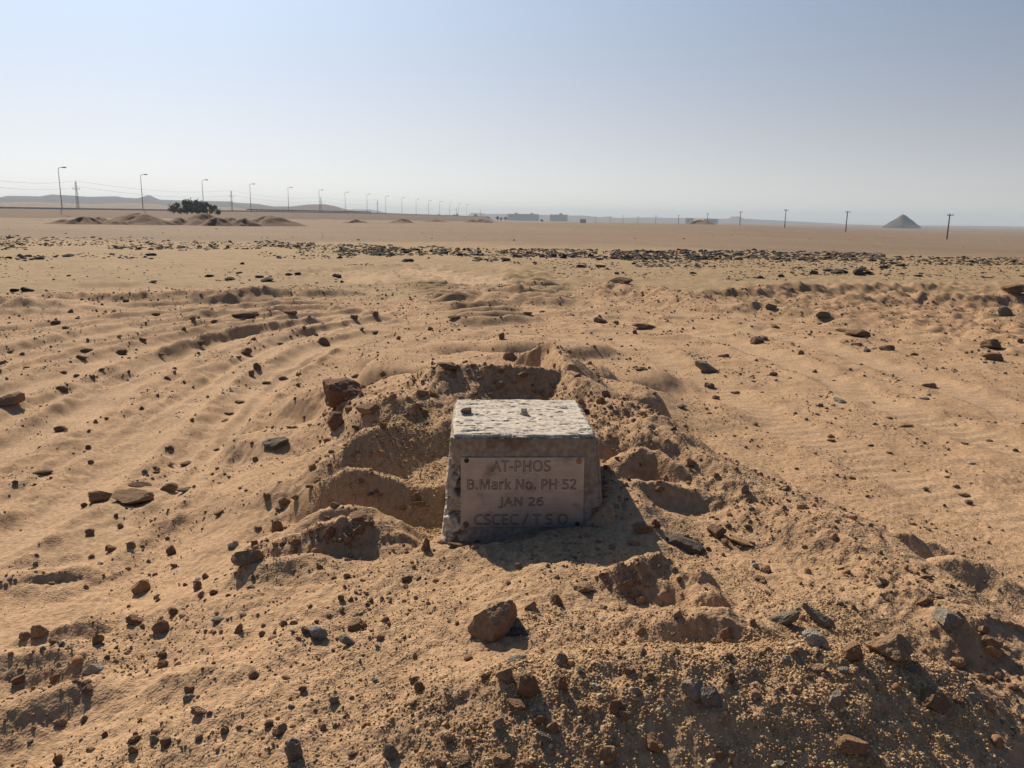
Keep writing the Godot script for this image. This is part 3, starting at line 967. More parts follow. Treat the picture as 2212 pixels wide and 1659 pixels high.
func build_lamps(steel: Material, dark: Material) -> void:
	var shaft := mesh_of(func(st): tube(st, Vector3(0, -0.3, 0), Vector3(0, 10.1, 0), 0.12, 0.06, 10))
	var arm := mesh_of(func(st):
		tube(st, Vector3(0, 10.0, 0), Vector3(0.5, 10.25, 0), 0.07, 0.06)
		tube(st, Vector3(0.5, 10.25, 0), Vector3(1.1, 10.32, 0), 0.06, 0.05))
	var lantern := mesh_of(func(st):
		slab(st, Vector3(1.45, 10.32, 0), Vector3(0.95, 0.2, 0.42))
		slab(st, Vector3(1.5, 10.19, 0), Vector3(0.7, 0.08, 0.32)))
	var order := ["leftmost and tallest-looking", "second", "third", "fourth", "fifth", "sixth", "seventh", "eighth", "ninth", "tenth", "eleventh", "twelfth", "thirteenth", "fourteenth", "fifteenth", "sixteenth"]
	for i in 16:
		var d := 204.0 + 34.0 * i
		var p := road_point(d) + Vector3(4.8, 0.0, 0.7)
		p.y = road_point(d).y
		var o := thing("street_lamp", p, "%s street lamp from the left along the road" % order[i] if i > 0 else "leftmost and tallest-looking street lamp along the road", "street lamp", "street lamps along the road")
		o.rotation.y = 0.1
		put("shaft", shaft, steel, o)
		put("arm", arm, steel, o)
		put("lantern", lantern, dark, o)

func build_pylons(steel: Material) -> void:
	var spots := [[163, 393, 330.0, "leftmost slim lattice pylon beyond the road"], [499, 413, 470.0, "slim lattice pylon between the third and fourth street lamps"], [693, 427, 600.0, "slim lattice pylon just right of the sixth street lamp"], [815, 431, 740.0, "slim lattice pylon just left of the ninth street lamp"], [986, 448, 960.0, "far slim pylon among the small trees"], [1038, 452, 1080.0, "farthest slim pylon left of the long apartment block"], [-180, 360, 230.0, "slim lattice pylon beyond the left edge"]]
	var tops := []
	for s in spots:
		var top := far_point(s[0], s[1], s[2])
		var base := Vector3(top.x, plain_height(top.x, top.z), top.z)
		var tall := top.y - base.y
		var o := thing("pylon", base, s[3], "pylon", "slim pylons beyond the road")
		put("mast", mesh_of(func(st):
			for c in [[-1, -1], [1, -1], [1, 1], [-1, 1]]:
				tube(st, Vector3(c[0] * 0.42, -0.5, c[1] * 0.42), Vector3(c[0] * 0.2, tall, c[1] * 0.2), 0.055, 0.045, 5)
			var n := int(tall / 0.9)
			for k in n:
				var y0 := tall * k / n
				var y1 := tall * (k + 1) / n
				var w0 := lerpf(0.42, 0.2, float(k) / n)
				var w1 := lerpf(0.42, 0.2, float(k + 1) / n)
				var f := 1.0 if k % 2 == 0 else -1.0
				tube(st, Vector3(-w0 * f, y0, w0), Vector3(w1 * f, y1, w1), 0.03, 0.03, 4)
				tube(st, Vector3(-w0 * f, y0, -w0), Vector3(w1 * f, y1, -w1), 0.03, 0.03, 4)
				tube(st, Vector3(w0, y0, -w0 * f), Vector3(w1, y1, w1 * f), 0.03, 0.03, 4)), steel, o)
		put("crossarm", mesh_of(func(st):
			slab(st, Vector3(0, tall * 0.8, 0), Vector3(2.6, 0.14, 0.14))
			for x in [-1.2, 1.2]: tube(st, Vector3(x, tall * 0.8, 0), Vector3(x, tall * 0.8 + 0.45, 0), 0.06, 0.05, 6)), steel, o)
		put("insulator", mesh_of(func(st): tube(st, Vector3(0, tall, 0), Vector3(0, tall + 0.5, 0), 0.07, 0.05, 6)), steel, o)
		tops.append([base, tall])
	var order := [6, 0, 1, 2, 3]
	for k in order.size() - 1:
		var a: Array = tops[order[k]]
		var b: Array = tops[order[k + 1]]
		for w in [[1.0, 0.0, "upper"], [0.83, 1.2, "lower"]]:
			var st := SurfaceTool.new()
			st.begin(Mesh.PRIMITIVE_TRIANGLES)
			var p: Vector3 = a[0] + Vector3(w[1], a[1] * w[0] + 0.45, 0)
			var q: Vector3 = b[0] + Vector3(w[1], b[1] * w[0] + 0.45, 0)
			var last := p
			for s in range(1, 17):
				var t := s / 16.0
				var c := p.lerp(q, t) - Vector3.UP * 2.2 * 4.0 * t * (1.0 - t)
				tube(st, last, c, 0.03, 0.03, 4)
				last = c
			var o := put("overhead_wire", st.commit(), steel)
			tag(o, "%s wire of the %s span between the slim pylons" % [w[2], ["leftmost", "second", "third", "fourth"][k]], "wire", "wires strung between the slim pylons")

func build_poles(wood: Material) -> void:
	var rows := [[2052, 462, 225.0, "nearest wooden power pole, standing right of the pyramid hill"], [1831, 456, 283.0, "wooden power pole left of the pyramid hill"], [1698, 452.5, 347.0, "third wooden power pole from the right"], [1600, 457, 425.0, "fourth wooden power pole from the right, near the small mesa"], [1529, 461, 510.0, "fifth wooden power pole from the right"], [1466.5, 464.5, 620.0, "sixth wooden power pole from the right"], [1417, 465.8, 720.0, "seventh wooden power pole from the right"], [1378.5, 467.5, 820.0, "eighth wooden power pole from the right"], [1346, 465.8, 820.0, "ninth wooden power pole from the right"], [1318.5, 467.5, 900.0, "tenth wooden power pole from the right"], [1287, 468, 950.0, "eleventh and farthest wooden power pole from the right"]]
	for s in rows:
		var top := far_point(s[0], s[1], s[2])
		var base := Vector3(top.x, plain_height(top.x, top.z), top.z)
		var tall := top.y - base.y
		var o := thing("power_pole", base, s[3], "power pole", "wooden power poles on the right plain")
		o.rotation.y = 0.5
		put("shaft", mesh_of(func(st): tube(st, Vector3(0, -0.5, 0), Vector3(0, tall, 0), 0.19, 0.13, 8)), wood, o)
		put("crossarm", mesh_of(func(st): slab(st, Vector3(0, tall - 0.35, 0.15), Vector3(2.4, 0.16, 0.13))), wood, o)
		for x in [-1.05, 0.0, 1.05]:
			put("insulator", mesh_of(func(st): tube(st, Vector3(x, tall - 0.28, 0.15), Vector3(x, tall + 0.12, 0.15), 0.07, 0.05, 6)), wood, o)

func build_rail(steel: Material) -> void:
	var o := thing("guard_rail", road_point(330.0) + Vector3(6.2, 0, 0.9), "low guard rail along the road near the fourth street lamp", "guard rail")
	var base := o.position
	var from := 300.0
	var st := SurfaceTool.new()
	st.begin(Mesh.PRIMITIVE_TRIANGLES)
	for k in 36:
		var a := road_point(from + k * 4.0) + Vector3(6.2, 0.8, 0.9) - base
		var b := road_point(from + k * 4.0 + 4.0) + Vector3(6.2, 0.8, 0.9) - base
		var d := (b - a).normalized()
		slab(st, (a + b) * 0.5, Vector3(0.12, 0.36, a.distance_to(b) + 0.02), Basis.looking_at(d))
	put("rail", st.commit(), steel, o)
	var post := mesh_of(func(s): slab(s, Vector3(0, 0.3, 0), Vector3(0.2, 0.9, 0.3)))
	for k in 37:
		var m := put("post", post, steel, o)
		m.position = road_point(from + k * 4.0) + Vector3(6.0, -0.1, 0.9) - base

# leaves spread through an uneven crown of several clumps
func crown_mesh(seed_value: int, clumps: Array, leaves: int, leaf: float) -> ArrayMesh:
	var rng := RandomNumberGenerator.new()
	rng.seed = seed_value
	var st := SurfaceTool.new()
	st.begin(Mesh.PRIMITIVE_TRIANGLES)
	for n in leaves:
		var c: Array = clumps[rng.randi() % clumps.size()]
		var dir := Vector3(rng.randfn(), rng.randfn(), rng.randfn()).normalized()
		var p: Vector3 = c[0] + dir * c[1] * pow(rng.randf(), 0.5) * (0.7 + 0.95 * rng.randf() * rng.randf())
		var b := spin(rng)
		var s := leaf * rng.randf_range(0.6, 1.4)
		var nrm := (b.z + dir * 0.8).normalized()
		for q in [Vector3(-0.35, 0, 0), Vector3(0, 1, 0), Vector3(0.35, 0, 0)]:
			st.set_normal(nrm)
			st.add_vertex(p + b * (q * s))
	return st.commit()

func tree(called: String, at: Vector3, wide: float, tall: float, leaves: int, leaf: float, label: String, category: String, group: String, leaf_mat: Material, bark: Material, seed_value: int, lift := 0.4) -> void:
	var rng := RandomNumberGenerator.new()
	rng.seed = seed_value
	var o := thing(called, at, label, category, group)
	var clumps := []
	for k in 15:
		var off := rng.randf_range(-0.42, 0.42)
		clumps.append([Vector3(off * wide, tall * rng.randf_range(lift, 0.82 - 0.5 * absf(off)), rng.randf_range(-0.3, 0.3) * wide), minf(wide, tall) * rng.randf_range(0.18, 0.34)])
	put("trunk", mesh_of(func(st):
		tube(st, Vector3(0, -0.4, 0), Vector3(0.05, tall * 0.5, 0), tall * 0.035 + 0.04, tall * 0.02 + 0.02, 7)
		for c in clumps: tube(st, Vector3(0.02, tall * 0.3, 0), c[0], tall * 0.018 + 0.02, 0.02, 5)), bark, o)
	put("crown", crown_mesh(seed_value, clumps, leaves, leaf), leaf_mat, o)

func building(u0: float, u1: float, v_top: float, distance: float, deep: float, boxes: Array, label: String, storeys: int, wall: Material, roof_mat: Material, glass: Material) -> void:
	var a := far_point(u0, v_top, distance)
	var b := far_point(u1, v_top, distance)
	var mid := (a + b) * 0.5
	var base := Vector3(mid.x, plain_height(mid.x, mid.z) - 0.5, mid.z)
	var tall := mid.y - base.y
	var wide := Vector2(a.x - b.x, a.z - b.z).length()
	var o := thing("building", base, label, "building", "hazy buildings on the horizon")
	o.rotation.y = -atan2(b.z - a.z, b.x - a.x)
	put("wall", mesh_of(func(st): slab(st, Vector3(0, tall * 0.5, -deep * 0.5), Vector3(wide, tall, deep))), wall, o)
	var r := put("roof", mesh_of(func(st): slab(st, Vector3(0, tall + 0.2, -deep * 0.5), Vector3(wide + 0.5, 0.4, deep + 0.5))), roof_mat, o)
	for x in boxes:
		put("stair_house", mesh_of(func(st):
			slab(st, Vector3(x[0] * wide, tall + 0.4 + x[1] * 0.5, -deep * 0.5), Vector3(wide * x[2], x[1], deep * 0.5))
			slab(st, Vector3(x[0] * wide, tall + 0.4 + x[1] + 0.5, -deep * 0.5), Vector3(wide * x[2] * 0.5, 1.0, deep * 0.3))), wall, r)
	if storeys > 0:
		var win := mesh_of(func(st): slab(st, Vector3.ZERO, Vector3(1.3, 1.4, 0.12)))
		var n := int(wide / 4.0)
		for s in storeys:
			for k in n:
				var m := put("window", win, glass, o)
				m.position = Vector3((float(k) + 0.5) / n * wide - wide * 0.5, tall * (s + 0.6) / storeys, 0.05)

# loose stones: survey bearing u, v, width and height in survey units, tone, shape, label
const STONES := [
	[23, 866, 53.3, 26.7, "b", "", "flat-topped brown boulder cut off by the left edge of the photo"],
	[287, 1077, 75.0, 35.0, "b", "", "largest flat-topped tan boulder lying on the left sand"],
	[217, 1071, 50.0, 30.0, "t", "", "low rounded dusty lump left of the big flat-topped boulder"],
	[365, 1052, 33.3, 22.0, "b", "", "block-shaped brown stone right of the big flat-topped boulder"],
	[302, 1047, 43.3, 12.0, "b", "f", "flat brown slab just above the big flat-topped boulder"],
	[402, 1056, 36.7, 13.3, "g", "f", "half-buried grey stone beside the block-shaped brown stone"],
	[533, 760, 20.7, 17.3, "d", "", "angular dark stone with a peaked top on the wheel tracks"],
	[700, 738, 24.0, 18.7, "d", "", "dark rounded stone on the sand above the big reddish boulder"],
	[133, 926, 27.3, 14.7, "d", "", "dark lumpy stone lying between two wheel ruts at left"],
	[95, 1021, 33.3, 12.7, "d", "f", "flat dark stone on the wheel rut near the left edge"],
	[403, 1000, 28.7, 11.3, "d", "f", "flat oval dark stone above the block-shaped brown stone"],
	[178, 773, 22.0, 11.3, "d", "", "dark oval stone on the sand between curved wheel tracks"],
	[530, 680, 63.3, 11.3, "d", "f", "long low dark stone half sunk in the far rutted sand"],
	[262, 761, 23.3, 13.3, "d", "", "nearest middling dark stone right of the dark oval stone between curved tracks"],
	[188, 758, 25.0, 6.7, "d", "", "nearest middling dark stone above right of the dark oval stone between curved tracks"],
	[308, 734, 13.3, 8.3, "d", "", "second small dark stone right of the dark oval stone between curved tracks"],
	[433, 742, 18.3, 10.0, "d", "", "nearest middling dark stone left of the peaked dark stone on the tracks"],
	[516, 772, 10.7, 6.0, "d", "", "small dark stone below left of the peaked dark stone on the tracks"],
	[556, 792, 18.3, 16.7, "d", "", "nearest middling dark stone below right of the peaked dark stone on the tracks"],
	[544, 807, 11.7, 15.0, "d", "", "small dark stone below the peaked dark stone on the tracks"],
	[575, 826, 18.3, 6.7, "d", "", "second middling dark stone below right of the peaked dark stone on the tracks"],
	[613, 817, 20.0, 10.7, "d", "", "third middling dark stone below right of the peaked dark stone on the tracks"],
	[135, 840, 23.3, 12.0, "b", "", "middling brown stone below left of the dark oval stone between curved tracks"],
	[362, 817, 15.0, 10.0, "d", "", "third small dark stone left of the peaked dark stone on the tracks"],
	[518, 868, 19.3, 9.3, "d", "", "nearest middling dark stone above left of the knobbly grey-brown stone"],
	[495, 893, 19.3, 8.0, "d", "", "second middling dark stone above left of the knobbly grey-brown stone"],
	[486, 908, 14.0, 6.7, "d", "", "third small dark stone above left of the knobbly grey-brown stone"],
	[306, 882, 12.0, 9.3, "d", "", "fourth small dark stone right of the dark lumpy stone between the ruts"],
	[207, 911, 10.7, 10.0, "d", "", "second small dark stone right of the dark lumpy stone between the ruts"],
	[191, 965, 10.7, 9.3, "d", "", "small dark stone below right of the dark lumpy stone between the ruts"],
	[197, 997, 15.3, 9.3, "b", "", "small brown stone right of the flat dark stone in the left rut"],
	[369, 968, 13.3, 9.3, "d", "", "small dark stone above left of the flat oval stone"],
	[367, 1005, 15.3, 7.3, "d", "", "nearest small dark stone left of the flat oval stone"],
	[336, 1011, 11.3, 6.7, "d", "", "second small dark stone left of the flat oval stone"],
	[337, 1020, 12.0, 6.7, "d", "", "small dark stone above left of the block-shaped stone at centre left"],
	[467, 971, 12.7, 6.7, "d", "", "small dark stone above right of the flat oval stone"],
	[552, 992, 12.0, 10.7, "b", "", "second small brown stone below left of the knobbly grey-brown stone"],
	[544, 957, 8.0, 6.0, "d", "", "small dark stone left of the knobbly grey-brown stone"],
	[183, 1090, 16.0, 11.3, "b", "", "middling brown stone left of the big flat-topped boulder on the left"],
	[33, 1042, 12.0, 9.3, "d", "", "small dark stone left of the flat dark stone in the left rut"],
	[577, 1074, 13.3, 15.0, "b", "", "second small brown stone left of the tan lump on the left flank"],
	[192, 931, 8.3, 8.3, "d", "", "nearest small dark stone right of the dark lumpy stone between the ruts"],
	[230, 904, 8.7, 7.3, "d", "", "third small dark stone right of the dark lumpy stone between the ruts"],
	[272, 650, 12.0, 8.7, "d", "", "second small dark stone above right of the dark oval stone between curved tracks"],
	[153, 672, 12.7, 8.0, "d", "", "small dark stone right of the squat black stone"],
	[120, 697, 20.0, 7.3, "d", "", "second middling dark stone above left of the dark oval stone between curved tracks"],
	[143, 708, 16.7, 5.3, "d", "", "nearest middling dark stone above left of the dark oval stone between curved tracks"],
	[417, 689, 10.0, 8.7, "d", "", "second small dark stone left of the long low dark stone"],
	[462, 695, 15.0, 7.3, "d", "", "nearest small dark stone left of the long low dark stone"],
	[337, 680, 16.7, 4.7, "d", "", "fourth middling dark stone left of the long low dark stone"],
	[397, 710, 10.0, 8.0, "d", "", "third small dark stone left of the long low dark stone"],
	[347, 767, 16.7, 5.3, "d", "", "third middling dark stone right of the dark oval stone between curved tracks"],
	[377, 795, 10.0, 5.3, "d", "", "second small dark stone left of the peaked dark stone on the tracks"],
	[627, 675, 30.0, 6.0, "d", "", "middling dark stone right of the long low dark stone"],
	[605, 742, 13.3, 4.7, "d", "", "small dark stone right of the peaked dark stone on the tracks"],
	[656, 709, 8.7, 6.0, "d", "", "second small dark stone above left of the dark round stone above the reddish boulder"],
	[683, 723, 9.3, 6.0, "d", "", "nearest small dark stone above left of the dark round stone above the reddish boulder"],
	[548, 732, 12.0, 7.3, "d", "", "small dark stone above right of the peaked dark stone on the tracks"],
	[48, 764, 10.7, 6.0, "d", "", "nearest small dark stone left of the dark oval stone between curved tracks"],
	[21, 760, 12.0, 4.7, "d", "", "second small dark stone left of the dark oval stone between curved tracks"],
	[5, 783, 12.0, 7.3, "d", "", "small dark stone above the flat-topped boulder at the left edge"],
	[57, 793, 12.0, 4.7, "d", "", "small dark stone above right of the flat-topped boulder at the left edge"],
	[137, 804, 13.3, 6.7, "d", "", "small dark stone below left of the dark oval stone between curved tracks"],
	[167, 811, 14.7, 7.3, "d", "", "small dark stone below the dark oval stone between curved tracks"],
	[200, 814, 10.0, 8.0, "d", "", "nearest small dark stone below right of the dark oval stone between curved tracks"],
	[220, 798, 12.0, 4.7, "d", "", "second small dark stone below right of the dark oval stone between curved tracks"],
	[1332, 606, 63.3, 15.3, "b", "f", "large flat reddish boulder half buried in the far sand bank"],
	[971, 795, 50.0, 14.0, "d", "f", "flat dark slab jutting from the crest behind the concrete block"],
	[1102, 769, 30.0, 20.0, "b", "", "brown clod beside the steep sand peak behind the concrete block"],
	[1297, 866, 18.7, 16.7, "b", "", "rounded tan stone on the bank behind the right back corner of the block"],
	[1309, 852, 22.0, 14.7, "d", "", "dark jagged stone resting above the tan stone behind the block corner"],
	[1079, 836, 16.7, 15.3, "b", "", "pale angular stone on the shaded bank right behind the block"],
	[1391, 706, 50.0, 12.0, "b", "f", "broad flat brown stone sunk in sand beyond the mound"],
	[1297, 692, 26.7, 14.0, "b", "", "domed brown stone on the sand beyond the mound"],
	[980, 685, 26.7, 8.7, "d", "", "dark wedge stone just below the cleat marks of the tracked vehicle"],
	[1267, 890, 14.7, 11.3, "k", "f", "black flake poking out behind the right edge of the concrete block"],
	[765, 685, 15.0, 10.7, "d", "", "nearest small dark stone above right of the dark round stone above the reddish boulder"],
	[811, 679, 13.3, 11.3, "d", "", "second small dark stone above right of the dark round stone above the reddish boulder"],
	[781, 711, 9.3, 7.3, "d", "", "nearest small dark stone right of the dark round stone above the reddish boulder"],
	[861, 730, 10.0, 9.3, "d", "", "small dark stone left of the dark wedge below the cleat marks"],
	[812, 718, 16.7, 6.7, "d", "", "second middling dark stone right of the dark round stone above the reddish boulder"],
	[929, 710, 12.0, 8.0, "d", "", "small dark stone below left of the dark wedge below the cleat marks"],
	[1142, 677, 14.7, 7.3, "d", "", "small dark stone above right of the clod by the sand peak"],
	[1172, 673, 13.3, 5.3, "d", "", "small dark stone left of the domed stone beyond the mound"],
	[1330, 696, 13.3, 7.3, "d", "", "small dark stone right of the domed stone beyond the mound"],
	[1371, 717, 9.3, 9.3, "d", "", "small dark stone below left of the broad sunk stone"],
	[1319, 733, 9.3, 4.7, "d", "", "small dark stone below right of the domed stone beyond the mound"],
	[1384, 797, 23.3, 8.0, "d", "", "dark stone standing for a hole above right of the tan stone behind the block corner"],  # dark stone added in place of a dark hole in the sand
	[1084, 727, 12.0, 16.7, "d", "", "small dark stone above left of the clod by the sand peak"],
	[937, 796, 15.0, 6.7, "d", "", "small dark stone left of the slab on the crest"],
	[1129, 819, 23.3, 12.0, "b", "", "middling brown stone below right of the clod by the sand peak"],
	[1037, 818, 13.3, 6.7, "b", "", "small brown stone right of the slab on the crest"],
	[912, 851, 23.3, 15.3, "b", "", "third middling brown stone below left of the slab on the crest"],
	[937, 852, 15.0, 13.3, "b", "", "nearest small brown stone below left of the slab on the crest"],
	[1530, 794, 63.3, 33.3, "g", "m", "long grey slab half sunk in the sand right of the mound"],
	[1635, 736, 26.7, 16.7, "d", "", "dark angular stone on the pale track beyond the right mound"],
	[1776, 682, 30.0, 14.7, "g", "", "hollow pale-rimmed grey stone on the far right sand"],
	[1853, 720, 46.7, 20.0, "b", "", "broad cracked brown boulder on the right sand, the larger of two touching"],
	[1821, 714, 30.0, 9.3, "b", "f", "low brown stone touching the broad cracked boulder at right"],
	[1916, 751, 28.3, 14.7, "b", "", "brown humped stone below right of the broad cracked boulder"],
	[2138, 744, 38.3, 22.0, "b", "", "upper of two orange-brown boulders near the right edge"],
	[2140, 770, 40.0, 20.0, "b", "", "lower of two orange-brown boulders near the right edge"],
	[1813, 865, 26.7, 11.3, "w", "f", "white flaky stone with a black underside on the right sand"],
	[2005, 832, 30.0, 13.3, "t", "", "dusty sand-covered clod on the right wheel track"],
	[2171, 674, 30.0, 20.0, "g", "", "rough grey lump on the churned ground near the right edge"],
	[2195, 626, 56.7, 20.0, "b", "", "pinkish boulder on the churned ground, cut by the right edge"],
	[1796, 942, 15.3, 11.3, "b", "", "brown stone perched directly above a flat dark one at right"],
	[1955, 920, 31.7, 4.7, "b", "f", "thin flat brown flake on the smooth sand at right"],
	[2081, 1069, 23.3, 9.3, "d", "f", "flat dark stone on the lower right sand"],
	[1665, 664, 23.3, 14.0, "g", "", "middling grey stone left of the hollow grey stone"],
	[1651, 731, 13.3, 7.3, "d", "", "small dark stone right of the dark angular stone by the pale track"],
	[1731, 762, 12.0, 11.3, "b", "", "small brown stone right of the dark angular stone by the pale track"],
	[1675, 705, 16.7, 8.0, "b", "", "middling brown stone above right of the dark angular stone by the pale track"],
	[1771, 699, 13.3, 4.7, "d", "", "small dark stone below the hollow grey stone"],
	[1563, 768, 21.7, 8.0, "d", "", "middling dark stone above right of the long grey slab"],
	[1518, 802, 8.7, 8.0, "d", "", "small dark stone below left of the long grey slab"],
	[1533, 833, 18.7, 12.0, "d", "", "nearest middling dark stone below right of the dark egg-shaped stone"],
	[1546, 858, 14.7, 9.3, "d", "", "second small dark stone below right of the dark egg-shaped stone"],
	[1588, 848, 18.0, 5.3, "d", "", "nearest middling dark stone right of the dark egg-shaped stone"],
	[1671, 808, 17.3, 10.7, "d", "", "middling dark stone below right of the dark angular stone by the pale track"],
	[1705, 816, 12.0, 4.0, "w", "", "small pale stone above left of the white flaky stone"],
	[1760, 802, 10.7, 7.3, "d", "", "small dark stone above left of the white flaky stone"],
	[1836, 798, 10.0, 5.3, "d", "", "small dark stone above the white flaky stone"],
	[1828, 737, 10.0, 6.0, "d", "", "small dark stone below left of the broad cracked boulder"],
	[1851, 743, 20.0, 7.3, "b", "", "middling brown stone below the broad cracked boulder"],
	[1873, 757, 13.3, 8.7, "g", "", "small grey stone left of the brown humped stone"],
	[1975, 765, 15.3, 7.3, "d", "", "small dark stone right of the brown humped stone"],
	[1770, 875, 14.7, 8.0, "b", "", "small brown stone left of the white flaky stone"],
	[1795, 951, 15.3, 6.0, "d", "", "nearest small dark stone below the perched brown stone"],
	[1880, 962, 12.0, 4.7, "d", "", "small dark stone right of the perched brown stone"],
	[1921, 978, 12.0, 4.0, "d", "", "small dark stone below left of the thin flat flake"],
	[1996, 861, 20.0, 5.3, "g", "", "middling grey stone below the dusty clod on the right track"],
	[1920, 902, 13.3, 6.0, "b", "", "small brown stone above left of the thin flat flake"],
	[1631, 916, 12.0, 6.7, "d", "", "fourth small dark stone below right of the dark egg-shaped stone"],
	[2084, 957, 14.7, 6.0, "d", "", "nearest small dark stone right of the thin flat flake"],
	[2136, 952, 15.3, 4.7, "d", "", "second small dark stone right of the thin flat flake"],
	[2194, 972, 11.3, 8.7, "d", "", "small dark stone above right of the flat dark stone at lower right"],
	[2098, 1001, 18.7, 6.7, "w", "", "middling pale stone above the flat dark stone at lower right"],
	[1998, 1056, 13.3, 9.3, "g", "", "small grey stone left of the flat dark stone at lower right"],
	[2092, 1085, 16.0, 10.7, "d", "", "middling dark stone below right of the flat dark stone at lower right"],
	[2065, 1051, 13.3, 8.0, "d", "", "nearest small dark stone above left of the flat dark stone at lower right"],
	[2045, 1030, 8.7, 4.7, "d", "", "second small dark stone above left of the flat dark stone at lower right"],
	[1824, 1032, 8.7, 7.3, "d", "", "third small dark stone below the perched brown stone"],
	[1808, 1026, 8.0, 6.7, "d", "", "second small dark stone below the perched brown stone"],
	[1838, 1031, 18.0, 8.7, "t", "", "middling tan stone below right of the perched brown stone"],
	[1930, 1016, 8.0, 5.3, "d", "", "small dark stone below the thin flat flake"],
	[1720, 1012, 8.0, 4.7, "d", "", "small dark stone above right of the standing grey flake"],
	[2203, 737, 10.0, 8.7, "d", "", "small dark stone right of the upper orange-brown boulder"],
	[740, 843, 102.0, 64.7, "r", "v", "big reddish-brown boulder with a flat top left behind the concrete block"],
	[725, 910, 39.2, 43.1, "r", "v", "pointed reddish stone hanging below the big reddish boulder"],
	[795, 885, 49.0, 25.5, "b", "", "cracked brown slab on the bank right of the big reddish boulder"],
	[595, 959, 51.0, 25.5, "g", "", "knobbly grey-brown stone left of the mound"],
	[770, 926, 18.6, 10.8, "k", "", "dark wedge stone under the cracked brown slab on the bank"],
	[778, 1047, 17.6, 12.2, "b", "", "pointed brown stone on the shaded scoop left of the block"],
	[724, 1090, 18.6, 13.3, "b", "", "dark brown stone on the crest below the shaded scoop left of the block"],
	[617, 1084, 27.5, 19.6, "b", "", "tan lump leaning on a darker stone on the left flank"],
	[901, 1078, 19.6, 17.6, "b", "", "brown stone in the grainy sand at the left foot of the block"],
	[827, 920, 13.7, 13.7, "b", "", "small brown stone below right of the cracked slab on the bank"],
	[901, 882, 21.6, 11.8, "b", "", "second middling brown stone right of the cracked slab on the bank"],
	[916, 889, 19.6, 9.8, "b", "", "fourth middling brown stone right of the cracked slab on the bank"],
	[895, 897, 13.7, 9.8, "b", "", "nearest small brown stone right of the cracked slab on the bank"],
	[914, 897, 11.8, 7.8, "b", "", "third small brown stone right of the cracked slab on the bank"],
	[552, 991, 12.7, 9.8, "b", "", "nearest small brown stone below left of the knobbly grey-brown stone"],
	[768, 812, 19.6, 9.8, "b", "", "middling brown stone above right of the big reddish boulder"],
	[827, 810, 15.7, 11.8, "b", "", "small brown stone right of the big reddish boulder"],
	[773, 977, 9.8, 8.8, "b", "", "second small brown stone above the pointed stone in the scoop"],
	[715, 975, 11.8, 7.1, "b", "", "small brown stone below the pointed reddish stone"],
	[806, 980, 13.7, 5.9, "b", "", "third small brown stone above the pointed stone in the scoop"],
	[764, 986, 7.8, 5.5, "b", "", "nearest small brown stone above the pointed stone in the scoop"],
	[711, 1006, 11.8, 8.8, "b", "", "small brown stone above left of the pointed stone in the scoop"],
	[801, 1072, 17.6, 8.8, "b", "", "nearest middling brown stone below right of the pointed stone in the scoop"],
	[813, 1065, 13.7, 7.8, "b", "", "second small brown stone below right of the pointed stone in the scoop"],
	[907, 1092, 23.5, 13.7, "b", "", "middling brown stone below right of the stone at the block foot"],
	[869, 1101, 11.8, 9.8, "b", "", "small brown stone below left of the stone at the block foot"],
	[639, 1076, 19.6, 13.7, "b", "", "middling brown stone right of the tan lump on the left flank"],
	[577, 1072, 13.7, 15.7, "b", "", "nearest small brown stone left of the tan lump on the left flank"],
	[603, 1100, 14.7, 9.8, "b", "", "small brown stone below left of the tan lump on the left flank"],
	[869, 1009, 8.8, 7.1, "b", "", "second small brown stone above right of the pointed stone in the scoop"],
	[802, 1024, 8.8, 7.1, "b", "", "nearest small brown stone above right of the pointed stone in the scoop"],
	[673, 1051, 23.5, 7.8, "b", "", "middling brown stone above right of the tan lump on the left flank"],
	[628, 923, 17.6, 5.9, "b", "", "middling brown stone above right of the knobbly grey-brown stone"],
	[658, 901, 9.8, 5.5, "b", "", "small brown stone left of the pointed reddish stone"],
	[915, 849, 21.6, 11.8, "b", "", "second middling brown stone below left of the slab on the crest"],
	[1531, 832, 17.6, 12.7, "d", "", "dark egg-shaped stone on the smooth sand beyond the right mound"],
	[1469, 878, 25.5, 8.8, "g", "f", "flat grey stone on the smooth sand behind the right mound"],
	[1494, 1001, 19.6, 21.6, "b", "", "tan stone standing in the shaded hollow right of the block"],
	[1436, 1035, 18.6, 10.8, "b", "", "brown stone above the shaded pit right of the block"],
	[1425, 1061, 19.6, 13.7, "b", "", "tan stone inside the shaded pit right of the block"],
	[1424, 1043, 11.8, 5.9, "b", "", "small stone on the rim of the shaded pit right of the block"],
	[1610, 1058, 15.7, 21.6, "g", "p", "dark grey flake standing on the right flank of the mound"],
	[1308, 1041, 15.7, 8.8, "g", "", "grey stone touching the right side of the concrete block"],
	[1332, 979, 11.8, 11.8, "w", "", "pale grey chip on the sand right of the block top"],
	[1589, 848, 16.7, 6.3, "d", "", "second middling dark stone right of the dark egg-shaped stone"],
	[1546, 859, 15.7, 8.8, "d", "", "third small dark stone below right of the dark egg-shaped stone"],
	[1359, 1035, 7.1, 9.8, "b", "", "nearest small brown stone left of the brown stone above the pit"],
	[1309, 1009, 11.8, 9.8, "b", "", "second small brown stone left of the brown stone above the pit"],
	[1454, 925, 15.7, 8.8, "b", "", "small brown stone below the flat grey stone behind the mound"],
	[1502, 1058, 7.8, 5.9, "b", "", "small brown stone right of the brown stone above the pit"],
	[1467, 1048, 9.8, 3.9, "b", "", "small brown stone below right of the brown stone above the pit"],
	[1547, 1027, 11.8, 9.8, "b", "", "small brown stone below right of the tan stone in the hollow"],
	[1586, 941, 7.8, 4.3, "d", "", "small dark stone above right of the tan stone in the hollow"],
